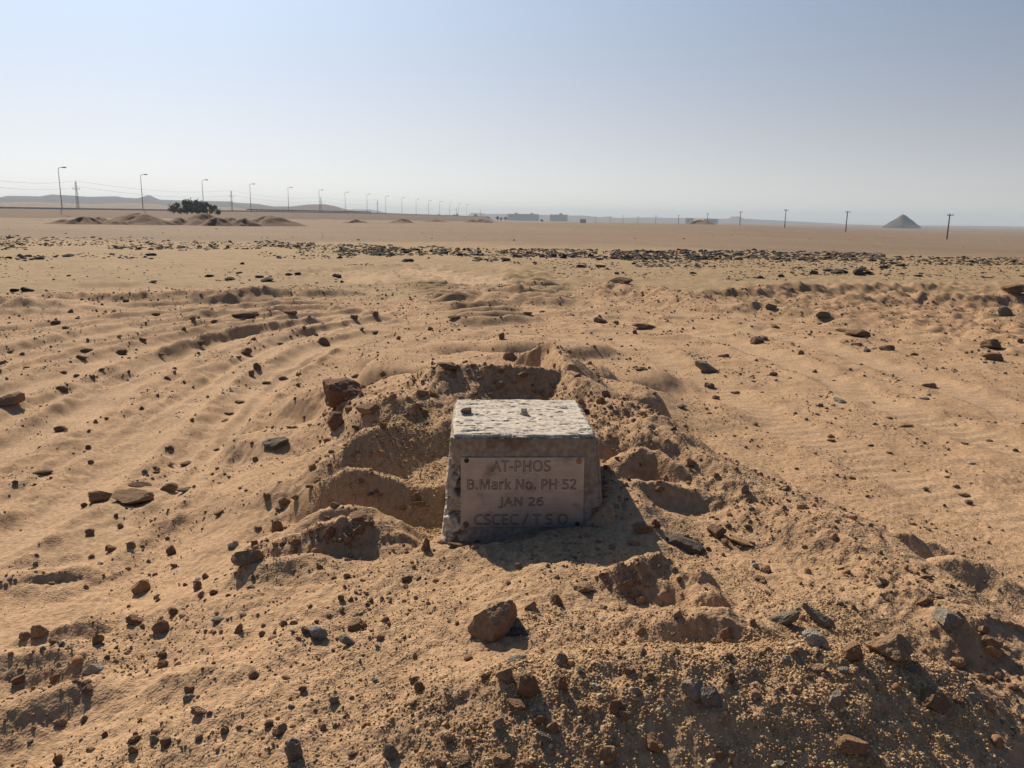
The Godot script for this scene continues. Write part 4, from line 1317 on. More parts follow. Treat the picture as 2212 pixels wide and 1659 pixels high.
	[1633, 916, 8.8, 6.9, "d", "", "fifth small dark stone below right of the dark egg-shaped stone"],
	[1347, 860, 8.8, 4.9, "d", "", "small dark stone right of the tan stone behind the block corner"],
	[1414, 849, 9.8, 4.3, "d", "", "small dark stone above left of the flat grey stone behind the mound"],
	[1478, 1176, 86.3, 26.5, "k", "", "long black slab casting a dark shadow right of the block"],
	[1544, 1150, 39.2, 25.5, "b", "", "brown square-shouldered stone above right of the long black slab"],
	[1386, 1139, 47.1, 29.4, "b", "", "sand-dusted stone at the shaded edge right of the metal plate"],
	[1417, 1131, 19.6, 23.5, "b", "", "tan stone leaning against the dusted stone right of the metal plate"],
	[1600, 1172, 56.9, 15.7, "t", "f", "low sandy hump above the flat brown pair right of the slab"],
	[1641, 1250, 25.5, 12.2, "b", "f", "flat brown stone of a touching pair on the right sand"],
	[1647, 1256, 11.8, 8.8, "t", "", "small tan stone touching the flat brown stone on the right sand"],
	[1632, 1222, 15.7, 11.8, "w", "f", "white shell-like chip on the right sand"],
	[1654, 1231, 21.6, 15.7, "t", "", "square tan clod right of the white chip"],
	[1462, 1327, 19.6, 17.6, "b", "", "brown stone on the upper rim of the shaded scoop at lower right"],
	[1567, 1372, 27.5, 23.5, "b", "", "cube-like brown stone inside the shaded scoop at lower right"],
	[1547, 1386, 21.6, 17.6, "b", "", "brown stone at the foot of the shaded scoop, left of the cube-like one"],
	[1356, 1264, 21.6, 15.7, "b", "", "brown stone on the cloddy slope below the block shadow"],
	[1615, 1138, 17.6, 9.8, "b", "", "middling brown stone above right of the low sandy hump"],
	[1623, 1173, 13.7, 9.8, "b", "", "small brown stone right of the low sandy hump"],
	[1509, 1399, 19.6, 11.8, "b", "", "nearest middling brown stone below left of the cube-like stone in the scoop"],
	[1576, 1418, 21.6, 15.7, "b", "", "middling brown stone below the cube-like stone in the scoop"],
	[1342, 1392, 19.6, 13.7, "b", "", "third middling brown stone right of the grey fin-shaped stone"],
	[1386, 1385, 15.7, 9.8, "b", "", "small brown stone below left of the stone on the scoop rim"],
	[1662, 1403, 15.7, 11.8, "b", "", "small brown stone left of the pale angular stone"],
	[1715, 1408, 17.6, 11.8, "b", "", "nearest middling brown stone below left of the pale angular stone"],
	[1546, 1229, 5.9, 5.5, "d", "", "small dark stone left of the white chip"],
	[1333, 1368, 9.8, 7.8, "b", "", "small brown stone left of the stone on the scoop rim"],
	[1310, 1408, 10.8, 8.8, "b", "", "nearest small brown stone right of the grey fin-shaped stone"],
	[1341, 1419, 17.6, 7.1, "b", "", "second middling brown stone right of the grey fin-shaped stone"],
	[1363, 1288, 13.7, 11.8, "b", "", "small brown stone below the stone on the cloddy slope"],
	[1387, 1292, 15.7, 11.8, "b", "", "small brown stone below right of the stone on the cloddy slope"],
	[1467, 1253, 13.7, 11.8, "b", "", "small brown stone right of the stone on the cloddy slope"],
	[1698, 1423, 15.7, 9.8, "w", "", "second small pale stone below left of the pale angular stone"],
	[1456, 1401, 9.8, 8.8, "g", "", "small grey stone below the stone on the scoop rim"],
	[1628, 1214, 9.8, 9.8, "d", "", "small dark stone above left of the white chip"],
	[1483, 1158, 11.8, 7.8, "g", "", "small grey stone above the long black slab"],
	[1530, 1186, 10.8, 8.8, "b", "", "small brown stone right of the long black slab"],
	[1321, 1180, 13.7, 7.8, "b", "", "third small brown stone below left of the dusted stone by the plate"],
	[1684, 1335, 85.0, 37.4, "g", "l", "curved dark grey slab standing on edge at lower right"],
	[1767, 1338, 74.8, 37.4, "g", "m", "long grey stone sloping down right of the curved grey slab"],
	[1760, 1378, 51.0, 40.8, "w", "", "pale grey angular stone below the long sloping grey stone"],
	[1838, 1409, 44.9, 47.6, "b", "", "upright tan stone left of the big rough brown boulder"],
	[1917, 1394, 86.7, 66.3, "b", "", "big rough brown boulder with a flat dusty top at lower right"],
	[2039, 1347, 57.8, 37.4, "g", "", "dark grey stone with a pale tip on the right flank"],
	[1910, 1257, 37.4, 23.8, "b", "m", "tilted brown stone casting a long shadow on the right flank"],
	[2003, 1299, 40.8, 20.4, "b", "f", "flat brown stone on the crest of the right flank"],
	[2141, 1391, 37.4, 30.6, "b", "", "large rough stone on the slope at the right edge"],
	[1534, 1513, 44.2, 40.8, "g", "", "rounded grey stone in the gravel, right of the two"],
	[1492, 1493, 44.2, 37.4, "g", "", "pale grey stone in the gravel beside the rounded grey one"],
	[1806, 1517, 30.6, 40.8, "g", "p", "dark grey upright stone in the middle of the gravel face"],
	[1835, 1615, 61.2, 40.8, "b", "", "large brown angular stone low on the gravel face"],
	[2015, 1517, 64.6, 37.4, "b", "", "long brown stone sunk in the right part of the gravel face"],
	[2000, 1246, 23.8, 13.6, "b", "", "middling brown stone above the flat stone on the right crest"],
	[2053, 1265, 17.0, 10.2, "b", "", "second middling brown stone above right of the flat stone on the right crest"],
	[2068, 1326, 20.4, 13.6, "b", "", "middling brown stone above right of the pale-tipped grey stone"],
	[2083, 1299, 23.8, 12.2, "b", "", "middling brown stone right of the flat stone on the right crest"],
	[2122, 1364, 23.8, 20.4, "b", "", "middling brown stone above left of the rough stone at the right edge"],
	[2146, 1415, 30.6, 23.8, "t", "", "middling tan stone below the rough stone at the right edge"],
	[2063, 1428, 37.4, 20.4, "t", "", "middling tan stone below left of the rough stone at the right edge"],
	[2027, 1289, 17.0, 8.2, "b", "", "nearest middling brown stone above right of the flat stone on the right crest"],
	[1573, 1464, 27.2, 20.4, "b", "", "middling brown stone above right of the right grey stone in the gravel"],
	[1628, 1452, 17.0, 17.0, "g", "", "middling grey stone above right of the right grey stone in the gravel"],
	[2066, 1513, 27.2, 17.0, "b", "", "middling brown stone right of the long stone sunk in the gravel"],
	[1767, 1445, 30.6, 17.0, "b", "", "middling brown stone below left of the upright tan stone"],
	[1747, 1462, 17.0, 13.6, "b", "", "middling brown stone above left of the dark upright stone in the gravel"],
	[1825, 1449, 27.2, 12.2, "g", "", "middling grey stone below the upright tan stone"],
	[1750, 1525, 20.4, 12.2, "b", "", "middling brown stone left of the dark upright stone in the gravel"],
	[1555, 1634, 23.8, 17.0, "b", "", "nearest middling brown stone right of the blocky tan stone at the bottom"],
	[1578, 1629, 17.0, 13.6, "b", "", "second middling brown stone right of the blocky tan stone at the bottom"],
	[2083, 1457, 17.0, 13.6, "g", "", "middling grey stone above right of the long stone sunk in the gravel"],
	[1969, 1449, 20.4, 10.2, "g", "", "middling grey stone below right of the big rough boulder at lower right"],
	[1660, 1403, 15.6, 13.6, "b", "", "small brown stone right of the cube-like stone in the scoop"],
	[1714, 1410, 19.0, 13.6, "b", "", "second middling brown stone below left of the pale angular stone"],
	[1699, 1423, 13.6, 10.2, "w", "", "nearest small pale stone below left of the pale angular stone"],
	[1509, 1399, 20.4, 12.2, "b", "", "second middling brown stone below left of the cube-like stone in the scoop"],
	[1570, 1370, 27.2, 23.8, "b", "", "middling brown stone above right of the cube-like stone in the scoop"],
	[1844, 1312, 13.6, 12.2, "d", "", "small dark stone right of the long sloping grey stone"],
	[1682, 1653, 23.8, 13.6, "g", "", "middling grey stone left of the large stone low on the gravel"],
	[2097, 1500, 13.6, 10.2, "w", "", "small pale stone right of the long stone sunk in the gravel"],
	[2131, 1523, 27.2, 20.4, "t", "", "middling tan stone right of the long stone sunk in the gravel"],
	[1062, 1348, 96.9, 88.4, "b", "p", "broad faceted tan boulder in the foreground below the plate"],
	[1120, 1364, 61.2, 22.4, "k", "f", "black pointed flake tucked against the broad tan boulder"],
	[1115, 1420, 47.6, 15.6, "g", "f", "flat white-grey stone below the broad tan boulder"],
	[1210, 1425, 34.0, 32.3, "g", "p", "grey fin-shaped stone standing upright below the block"],
	[1137, 1491, 47.6, 54.4, "b", "", "rounded brown boulder at the top of the gravel, bottom centre"],
	[1116, 1527, 44.2, 20.4, "b", "", "tan stone just below the rounded boulder at bottom centre"],
	[775, 1348, 44.2, 30.6, "b", "p", "brown triangular stone beside the dark pointed slate"],
	[756, 1384, 47.6, 27.2, "g", "m", "dark pointed slate lying below the brown triangular stone"],
	[919, 1177, 21.1, 30.6, "p", "p", "pointed brown stone standing at the left foot of the block"],
	[1077, 1564, 21.1, 27.2, "g", "", "dark blue-grey stone in the gravel, bottom centre"],
	[1176, 1602, 39.1, 22.4, "g", "m", "long dark grey shard low in the gravel"],
	[1334, 1529, 34.0, 30.6, "b", "", "crusty tan stone on the gravel right of centre"],
	[1414, 1612, 37.4, 37.4, "b", "", "blocky tan stone near the bottom edge, right of centre"],
	[1312, 1636, 35.7, 34.0, "b", "", "rounded tan stone cut close to the bottom edge of the gravel"],
	[1145, 1308, 27.2, 20.4, "b", "", "nearest middling brown stone above right of the black flake"],
	[1203, 1297, 27.2, 27.2, "b", "", "second middling brown stone above right of the black flake"],
	[1261, 1270, 47.6, 19.0, "b", "", "middling brown stone left of the stone on the cloddy slope"],
	[1089, 1459, 34.0, 27.2, "b", "", "nearest middling brown stone below left of the flat white-grey stone"],
	[1103, 1471, 20.4, 13.6, "b", "", "middling brown stone above left of the rounded boulder at bottom centre"],
	[1193, 1573, 23.8, 23.8, "b", "", "middling brown stone above right of the dark shard in the gravel"],
	[1166, 1556, 23.8, 23.8, "b", "", "middling brown stone above the dark shard in the gravel"],
	[1349, 1547, 23.8, 20.4, "b", "", "middling brown stone below right of the crusty tan stone on the gravel"],
	[1261, 1529, 20.4, 17.0, "b", "", "middling brown stone left of the crusty tan stone on the gravel"],
	[1376, 1493, 20.4, 17.0, "g", "", "middling grey stone above right of the crusty tan stone on the gravel"],
	[1285, 1483, 20.4, 13.6, "w", "", "middling pale stone above left of the crusty tan stone on the gravel"],
	[1254, 1450, 17.0, 13.6, "g", "", "middling grey stone below right of the grey fin-shaped stone"],
	[1212, 1479, 23.8, 30.6, "b", "", "nearest middling brown stone right of the rounded boulder at bottom centre"],
	[1239, 1489, 17.0, 13.6, "b", "", "second middling brown stone right of the rounded boulder at bottom centre"],
	[846, 1625, 37.4, 34.0, "g", "", "middling grey stone right of the upright grey stone at the bottom"],
	[821, 1377, 17.0, 15.3, "b", "", "middling brown stone below right of the brown triangular stone"],
	[877, 1250, 18.7, 13.6, "b", "", "middling brown stone below left of the pointed stone at the block foot"],
	[904, 1249, 13.6, 9.5, "b", "", "small brown stone below the pointed stone at the block foot"],
	[951, 1170, 20.4, 10.2, "b", "", "nearest middling brown stone right of the pointed stone at the block foot"],
	[982, 1177, 30.6, 12.2, "b", "", "second middling brown stone right of the pointed stone at the block foot"],
	[1031, 1168, 15.6, 12.2, "b", "", "third small brown stone right of the pointed stone at the block foot"],
	[751, 1168, 20.4, 23.8, "b", "", "middling brown stone right of the reddish pointed stone"],
	[775, 1151, 23.8, 20.4, "b", "", "middling brown stone below the broad stone on the scoop crest"],
	[781, 1115, 54.4, 20.4, "b", "", "middling brown stone right of the broad stone on the scoop crest"],
	[1370, 1172, 23.8, 13.6, "b", "", "nearest middling brown stone below left of the dusted stone by the plate"],
	[1322, 1182, 13.6, 8.2, "b", "", "second small brown stone below left of the dusted stone by the plate"],
	[897, 1469, 20.4, 17.0, "b", "", "middling brown stone below right of the dark pointed slate"],
	[907, 1483, 23.8, 23.8, "b", "", "middling brown stone above left of the blue-grey stone in the gravel"],
	[955, 1648, 27.2, 23.8, "b", "", "third middling brown stone below left of the blue-grey stone in the gravel"],
	[999, 1649, 40.8, 20.4, "b", "", "second middling brown stone below left of the blue-grey stone in the gravel"],
	[1084, 1646, 37.4, 23.8, "b", "", "second middling brown stone below left of the dark shard in the gravel"],
	[1138, 1653, 30.6, 17.0, "b", "", "nearest middling brown stone below left of the dark shard in the gravel"],
	[1356, 1450, 23.8, 20.4, "b", "", "middling brown stone above the crusty tan stone on the gravel"],
	[1400, 1464, 23.8, 17.0, "b", "", "middling brown stone above right of the crusty tan stone on the gravel"],
	[763, 1627, 23.8, 13.6, "b", "", "middling brown stone right of the upright grey stone at the bottom"],
	[968, 1598, 20.4, 17.0, "b", "", "middling brown stone left of the blue-grey stone in the gravel"],
	[1011, 1605, 17.0, 20.4, "b", "", "nearest middling brown stone below left of the blue-grey stone in the gravel"],
	[1047, 1461, 17.0, 13.6, "b", "", "second middling brown stone below left of the flat white-grey stone"],
	[685, 1369, 44.1, 29.4, "s", "f", "pale blue-grey slate lying flat on the left foreground sand"],
	[535, 1206, 62.7, 37.3, "b", "", "rounded brown boulder with a cracked dark side on the left flank"],
	[504, 1177, 21.6, 17.6, "s", "", "small pale grey stone with a dark band near the rounded left boulder"],
	[599, 1138, 23.5, 27.5, "b", "p", "brown wedge stone above right of the rounded left boulder"],
	[780, 1116, 45.1, 21.6, "b", "", "broad brown stone on the crest of the stony scoop"],
	[713, 1153, 23.5, 31.4, "r", "p", "reddish pointed stone leaning in the stony scoop"],
	[752, 1164, 15.7, 17.6, "r", "", "small reddish stone right of the reddish pointed stone"],
	[776, 1150, 19.6, 19.6, "b", "", "tan stone half in shade at the right of the stony scoop"],
	[517, 1358, 19.6, 23.5, "b", "p", "short upright brown stone on the lower left sand"],
	[541, 1267, 19.6, 8.8, "g", "f", "jagged grey shard on the left flank"],
	[613, 1347, 15.7, 13.7, "b", "", "second small brown stone left of the pale blue-grey slate"],
	[567, 1368, 15.7, 13.7, "b", "", "small brown stone right of the short upright brown stone"],
	[660, 1361, 16.7, 13.7, "b", "", "nearest middling brown stone left of the pale blue-grey slate"],
	[684, 1343, 12.7, 10.8, "b", "", "nearest small brown stone above the pale blue-grey slate"],
	[738, 1318, 11.8, 11.8, "b", "", "nearest small brown stone above left of the brown triangular stone"],
	[710, 1330, 10.8, 7.8, "b", "", "small brown stone above right of the pale blue-grey slate"],
	[793, 1135, 11.8, 11.8, "b", "", "small brown stone below right of the broad stone on the scoop crest"],
	[706, 1119, 15.7, 11.8, "b", "", "small brown stone below left of the dark stone on the left crest"],
	[637, 1192, 13.7, 11.8, "b", "", "small brown stone below right of the brown wedge on the left flank"],
	[691, 1224, 13.7, 7.8, "b", "", "small brown stone below the reddish pointed stone"],
	[737, 1292, 13.7, 17.6, "b", "", "second small brown stone above left of the brown triangular stone"],
	[757, 1294, 10.8, 9.8, "b", "", "nearest small brown stone above the brown triangular stone"],
	[825, 1293, 9.8, 9.8, "b", "", "third small brown stone above right of the brown triangular stone"],
	[843, 1299, 7.8, 7.8, "b", "", "fourth small brown stone above right of the brown triangular stone"],
	[794, 1306, 11.8, 7.8, "b", "", "nearest small brown stone above right of the brown triangular stone"],
	[802, 1298, 9.8, 9.8, "b", "", "second small brown stone above right of the brown triangular stone"],
	[547, 1248, 8.8, 9.8, "b", "", "small brown stone above the jagged grey shard"],
	[549, 1171, 13.7, 8.8, "b", "", "small brown stone right of the banded grey stone"],
	[557, 1141, 14.7, 8.8, "b", "", "small brown stone left of the brown wedge on the left flank"],
	[670, 1309, 9.8, 7.8, "b", "", "second small brown stone above the pale blue-grey slate"],
	[580, 1308, 7.8, 5.5, "b", "", "small brown stone below right of the jagged grey shard"],
	[557, 1327, 6.9, 4.9, "b", "", "small brown stone above right of the short upright brown stone"],
	[851, 1192, 5.9, 5.1, "b", "", "small brown stone left of the pointed stone at the block foot"],
	[788, 1279, 6.9, 4.3, "b", "", "second small brown stone above the brown triangular stone"],
	[611, 1175, 13.7, 9.8, "b", "", "small brown stone below the brown wedge on the left flank"],
	[671, 1153, 9.8, 9.8, "b", "", "small brown stone left of the reddish pointed stone"],
	[304, 1267, 37.4, 32.3, "t", "", "knobbly grey-tan stone on the left foreground sand"],
	[371, 1188, 20.4, 22.4, "b", "p", "brown wedge stone standing on the left flank slope"],
	[284, 1176, 22.1, 15.6, "b", "", "squarish brown stone, right of three in a row at left"],
	[240, 1184, 21.1, 17.0, "b", "", "rounded brown stone, middle of three in a row at left"],
	[347, 1352, 33.3, 30.6, "b", "", "brown stone, right of two large ones on the lower left slope"],
	[292, 1339, 32.3, 23.8, "b", "", "dusty brown stone, left of two large ones on the lower left slope"],
	[87, 1364, 34.0, 27.2, "t", "", "pale-topped stone beside the shaded hollow at lower left"],
	[201, 1445, 40.8, 27.2, "w", "f", "flat pale stone almost level with the sand at lower left"],
	[634, 1625, 37.4, 51.0, "g", "", "upright grey stone at the bottom edge, left of centre"],
	[292, 1597, 27.2, 17.0, "b", "f", "flaky brown stone, upper of two at the bottom left"],
	[198, 1202, 12.9, 8.8, "b", "", "nearest small brown stone left of the squarish stone at left"],
	[194, 1150, 17.7, 15.6, "b", "", "second middling brown stone left of the squarish stone at left"],
	[260, 1136, 13.6, 13.6, "b", "", "small brown stone above left of the squarish stone at left"],
	[376, 1221, 13.6, 10.9, "b", "", "small brown stone below the left slope wedge"],
	[338, 1290, 13.6, 10.2, "b", "", "small brown stone below right of the knobbly left stone"],
	[401, 1262, 10.2, 9.5, "b", "", "small brown stone right of the knobbly left stone"],
	[427, 1265, 17.0, 20.4, "b", "", "fourth middling brown stone left of the jagged grey shard"],
	[435, 1285, 15.3, 13.6, "b", "", "third small brown stone left of the jagged grey shard"],
	[462, 1279, 17.0, 13.6, "b", "", "nearest middling brown stone left of the jagged grey shard"],
	[444, 1244, 13.6, 15.3, "b", "", "second small brown stone left of the jagged grey shard"],
	[428, 1251, 15.0, 8.2, "w", "", "small pale stone left of the jagged grey shard"],
	[376, 1321, 20.4, 15.3, "b", "", "nearest middling brown stone above right of the right stone on the lower left slope"],
	[394, 1330, 14.3, 8.8, "b", "", "second small brown stone above right of the right stone on the lower left slope"],
	[59, 1372, 30.6, 17.0, "b", "", "middling brown stone left of the pale-topped stone at lower left"],
	[116, 1384, 17.0, 15.6, "b", "", "middling brown stone below right of the pale-topped stone at lower left"],
	[212, 1379, 23.8, 27.2, "b", "", "middling brown stone above the flat pale stone at lower left"],
	[41, 1469, 25.8, 19.0, "b", "", "middling brown stone left of the flat pale stone at lower left"],
	[187, 1476, 20.4, 12.2, "b", "", "middling brown stone below left of the flat pale stone at lower left"],
	[189, 1491, 23.8, 17.0, "b", "", "middling brown stone below the flat pale stone at lower left"],
	[131, 1560, 27.2, 17.0, "b", "", "nearest middling brown stone left of the flaky stone at bottom left"],
	[182, 1554, 17.0, 15.0, "g", "", "nearest middling grey stone left of the flaky stone at bottom left"],
	[289, 1619, 20.4, 20.4, "b", "", "middling brown stone below the flaky stone at bottom left"],
	[335, 1597, 20.4, 20.4, "g", "", "middling grey stone right of the flaky stone at bottom left"],
	[126, 1642, 20.4, 30.6, "b", "", "second middling brown stone left of the flaky stone at bottom left"],
	[430, 1593, 17.0, 13.6, "b", "", "middling brown stone right of the flaky stone at bottom left"],
	[486, 1578, 17.0, 17.0, "b", "", "middling brown stone left of the upright grey stone at the bottom"],
	[430, 1537, 30.6, 20.4, "b", "", "nearest middling brown stone above right of the flaky stone at bottom left"],
	[350, 1416, 20.4, 17.0, "b", "", "nearest middling brown stone below the right stone on the lower left slope"],
	[352, 1435, 20.4, 17.0, "b", "", "second middling brown stone below the right stone on the lower left slope"],
	[473, 1340, 30.6, 6.8, "g", "", "middling grey stone left of the short upright brown stone"],
	[721, 1512, 23.8, 20.4, "g", "", "middling grey stone above right of the upright grey stone at the bottom"],
	[581, 1563, 20.4, 17.0, "b", "", "second middling brown stone above left of the upright grey stone at the bottom"],
	[605, 1578, 30.6, 23.8, "b", "", "nearest middling brown stone above left of the upright grey stone at the bottom"],
	[654, 1489, 17.0, 13.6, "b", "", "middling brown stone below the pale blue-grey slate"],
	[410, 1506, 27.2, 15.6, "g", "", "middling grey stone above right of the flaky stone at bottom left"],
	[410, 1489, 20.4, 17.0, "b", "", "second middling brown stone above right of the flaky stone at bottom left"],
	[474, 1107, 22.1, 13.6, "b", "", "middling brown stone above left of the banded grey stone"],
	[66, 1602, 12.2, 8.2, "g", "", "second small grey stone left of the flaky stone at bottom left"],
	[497, 602, 24.0, 9.3, "k", "", "black jagged stone on the yellow plain left of the pale flattened patch"],
	[577, 606, 30.0, 6.7, "k", "", "second middling black stone right of the black jagged stone"],
	[452, 596, 20.0, 6.0, "k", "", "nearest middling black stone left of the black jagged stone"],
	[330, 609, 16.7, 6.0, "k", "", "second middling black stone left of the black jagged stone"],
	[32, 627, 17.3, 8.0, "k", "", "squat black stone on the plain near the left edge"],
	[60, 626, 24.7, 10.0, "k", "", "middling black stone right of the squat black stone"],
	[624, 593, 16.7, 4.7, "k", "", "third middling black stone right of the black jagged stone"],
	[643, 591, 13.3, 6.0, "k", "", "fourth small black stone right of the black jagged stone"],
	[727, 596, 20.0, 8.7, "k", "", "middling black stone above the dark round stone above the reddish boulder"],
	[560, 598, 16.7, 4.7, "k", "", "nearest middling black stone right of the black jagged stone"],
	[524, 569, 8.7, 5.3, "k", "", "small black stone above right of the black jagged stone"],
	[148, 552, 23.3, 7.3, "k", "", "second middling black stone above right of the squat black stone"],
	[327, 550, 20.0, 6.0, "k", "", "third middling black stone left of the black jagged stone"],
	[83, 558, 23.3, 6.7, "k", "", "nearest middling black stone above right of the squat black stone"],
	[1856, 589, 26.7, 14.7, "k", "", "large black rock, right of a cluster on the right plain"],
	[1808, 587, 30.0, 10.0, "k", "", "second middling black stone left of the large black rock on the right plain"],
	[1788, 583, 20.0, 6.0, "k", "", "fourth middling black stone left of the large black rock on the right plain"],
	[1758, 589, 16.7, 10.0, "k", "", "sixth middling black stone left of the large black rock on the right plain"],
	[1643, 599, 14.7, 7.3, "k", "", "second small black stone above left of the hollow grey stone"],
	[1688, 596, 16.7, 8.0, "k", "", "nearest middling black stone above left of the hollow grey stone"],
	[1091, 561, 21.5, 7.5, "k", "", "broad black rock near the cleat marks, middle distance"],
	[880, 564, 27.5, 5.0, "k", "", "third middling black stone left of the broad black rock near the cleat marks"],
	[926, 557, 6.0, 4.0, "k", "", "second small black stone left of the broad black rock near the cleat marks"],
	[958, 546, 20.0, 7.5, "k", "", "nearest middling black stone left of the broad black rock near the cleat marks"],
	[774, 518, 7.0, 2.5, "k", "", "fifth small black stone right of the black jagged stone"],
	[1256, 575, 19.0, 7.5, "k", "", "lone black wedge in the middle distance right of centre"],
	[1298, 576, 20.0, 3.5, "k", "", "middling black stone right of the lone black wedge"],
	[1356, 556, 17.5, 10.0, "k", "", "middling black stone above right of the far flat reddish boulder"],
	[1332, 590, 11.0, 6.5, "k", "", "small black stone above the far flat reddish boulder"],
	[1497, 590, 15.0, 4.0, "k", "", "small black stone right of the far flat reddish boulder"],
	[1217, 554, 15.0, 10.0, "k", "", "small black stone above left of the lone black wedge"],
	[1195, 552, 15.0, 10.0, "k", "", "small black stone left of the lone black wedge"],
	[1155, 568, 9.0, 4.0, "k", "", "small black stone right of the broad black rock near the cleat marks"],
	[1789, 584, 20.0, 6.5, "k", "", "third middling black stone left of the large black rock on the right plain"],
	[1759, 588, 15.0, 9.0, "k", "", "fifth small black stone left of the large black rock on the right plain"],
	[1819, 586, 22.5, 8.5, "k", "", "nearest middling black stone left of the large black rock on the right plain"],
	[1872, 589, 17.5, 9.0, "k", "", "nearest middling black stone right of the large black rock on the right plain"],
	[1909, 577, 15.0, 8.5, "k", "", "second small black stone right of the large black rock on the right plain"],
	[1789, 548, 12.5, 6.0, "k", "", "small black stone above left of the large black rock on the right plain"],
]

# ------------------------------------------------------------------ the benchmark block
const BLOCK_TALL := 0.42
const BLOCK_HALF := Vector3(0.195, 0.21, 0.2125)
const TAPER := 0.09

func block_body() -> ArrayMesh:
	var n := 128
	var half := Vector3(0.195, BLOCK_TALL * 0.5, 0.2125)
	var edge := 0.011
	var inner := half - Vector3.ONE * edge
	var fine := noise(FastNoiseLite.TYPE_SIMPLEX_SMOOTH, 34.0, 4, 3)
	var coarse := noise(FastNoiseLite.TYPE_SIMPLEX_SMOOTH, 9.0, 3, 4)
	var cell := noise(FastNoiseLite.TYPE_CELLULAR, 30.0, 1, 6)
	cell.cellular_return_type = FastNoiseLite.RETURN_DISTANCE
	var verts := PackedVector3Array()
	var cols := PackedColorArray()
	var idx := PackedInt32Array()
	for f in [[Vector3.UP, Vector3.RIGHT], [Vector3.BACK, Vector3.RIGHT], [Vector3.FORWARD, Vector3.LEFT], [Vector3.LEFT, Vector3.BACK], [Vector3.RIGHT, Vector3.FORWARD]]:
		var nn: Vector3 = f[0]
		var s: Vector3 = f[1]
		var t := nn.cross(s)
		var start := verts.size()
		for i in n + 1:
			for j in n + 1:
				var p: Vector3 = (nn + s * (2.0 * i / n - 1.0) + t * (2.0 * j / n - 1.0)) * half
				var core := p.clamp(-inner, inner)
				var dir := (p - core).normalized()
				var top := smoothstep(0.5, 0.95, dir.y)
				var d := 0.0
				# trowelled top: shallow waves and torn pits running across
				var streak := coarse.get_noise_3d(p.x * 0.8, p.y, p.z * 3.0)
				var torn := fine.get_noise_3d(p.x * 0.55, p.y, p.z * 1.7) + 0.35 * fine.get_noise_3d(p.x * 1.6 + 3.0, p.y, p.z * 3.1)
				var rim := smoothstep(0.09, 0.2, p.z)
				d += top * (0.004 * streak + 0.0012 * torn - 0.011 * smoothstep(0.3 - 0.18 * rim, 0.46 - 0.1 * rim, torn + 0.25 * streak))
				# cast sides: small unevenness, honeycombed voids towards the left edge and low down on the right
				var left := smoothstep(-0.12, -0.17, p.x)
				var low_right := smoothstep(0.12, 0.19, p.x) * smoothstep(0.08, -0.08, p.y)
				var voids := clampf(left * smoothstep(0.2, 0.08, p.y) * 1.3 + low_right * 0.9, 0.0, 1.0)
				var hole := maxf(0.0, coarse.get_noise_3d(p.x * 2.1 + 5.0, p.y * 2.1, p.z * 2.1) + 0.06)
				d += (1.0 - top) * (0.0016 * coarse.get_noise_3dv(p) + 0.0012 * fine.get_noise_3dv(p) - voids * (0.1 * hole + 0.012 * absf(fine.get_noise_3dv(p * 0.8))))
				# broken arrises
				var corner := 1.0 - maxf(absf(dir.x), maxf(absf(dir.y), absf(dir.z)))
				d -= corner * (0.014 + 0.11 * maxf(0.0, coarse.get_noise_3dv(p * 1.6 + Vector3.ONE * 3.0)) + 0.03 * fine.get_noise_3dv(p * 0.6))
				var q := core + dir * (edge + d)
				var drop := half.y - q.y
				q.x *= 1.0 + TAPER * drop / half.x
				q.z *= 1.0 + TAPER * drop / half.z
				q.y += half.y
				verts.append(q)
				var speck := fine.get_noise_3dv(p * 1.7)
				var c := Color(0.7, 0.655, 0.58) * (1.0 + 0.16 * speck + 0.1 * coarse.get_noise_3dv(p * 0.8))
				var brown_mix := 0.5 + 1.5 * coarse.get_noise_3d(p.x * 0.7 + 9.0, p.y * 0.7, p.z * 0.7) + 0.7 * fine.get_noise_3dv(p * 0.5)
				var brown_share := 0.92 if dir.y < 0.6 + 0.2 * coarse.get_noise_3dv(p * 2.0) else 0.13      # strong brown on the cast sides, faint brown on the torn top
				c = c.lerp(Color(0.235, 0.178, 0.125), clampf(brown_mix, 0.7, 1.0) * brown_share * (1.0 - 0.75 * voids))
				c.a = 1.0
				cols.append(c)
		for i in n:
			for j in n:
				var k := start + i * (n + 1) + j
				for q in [k, k + 1, k + n + 1, k + n + 1, k + 1, k + n + 2]: idx.append(q)
	var st := SurfaceTool.new()
	st.begin(Mesh.PRIMITIVE_TRIANGLES)
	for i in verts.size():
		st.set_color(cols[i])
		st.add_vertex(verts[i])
	for q in idx: st.add_index(q)
	st.generate_normals()
	return st.commit()

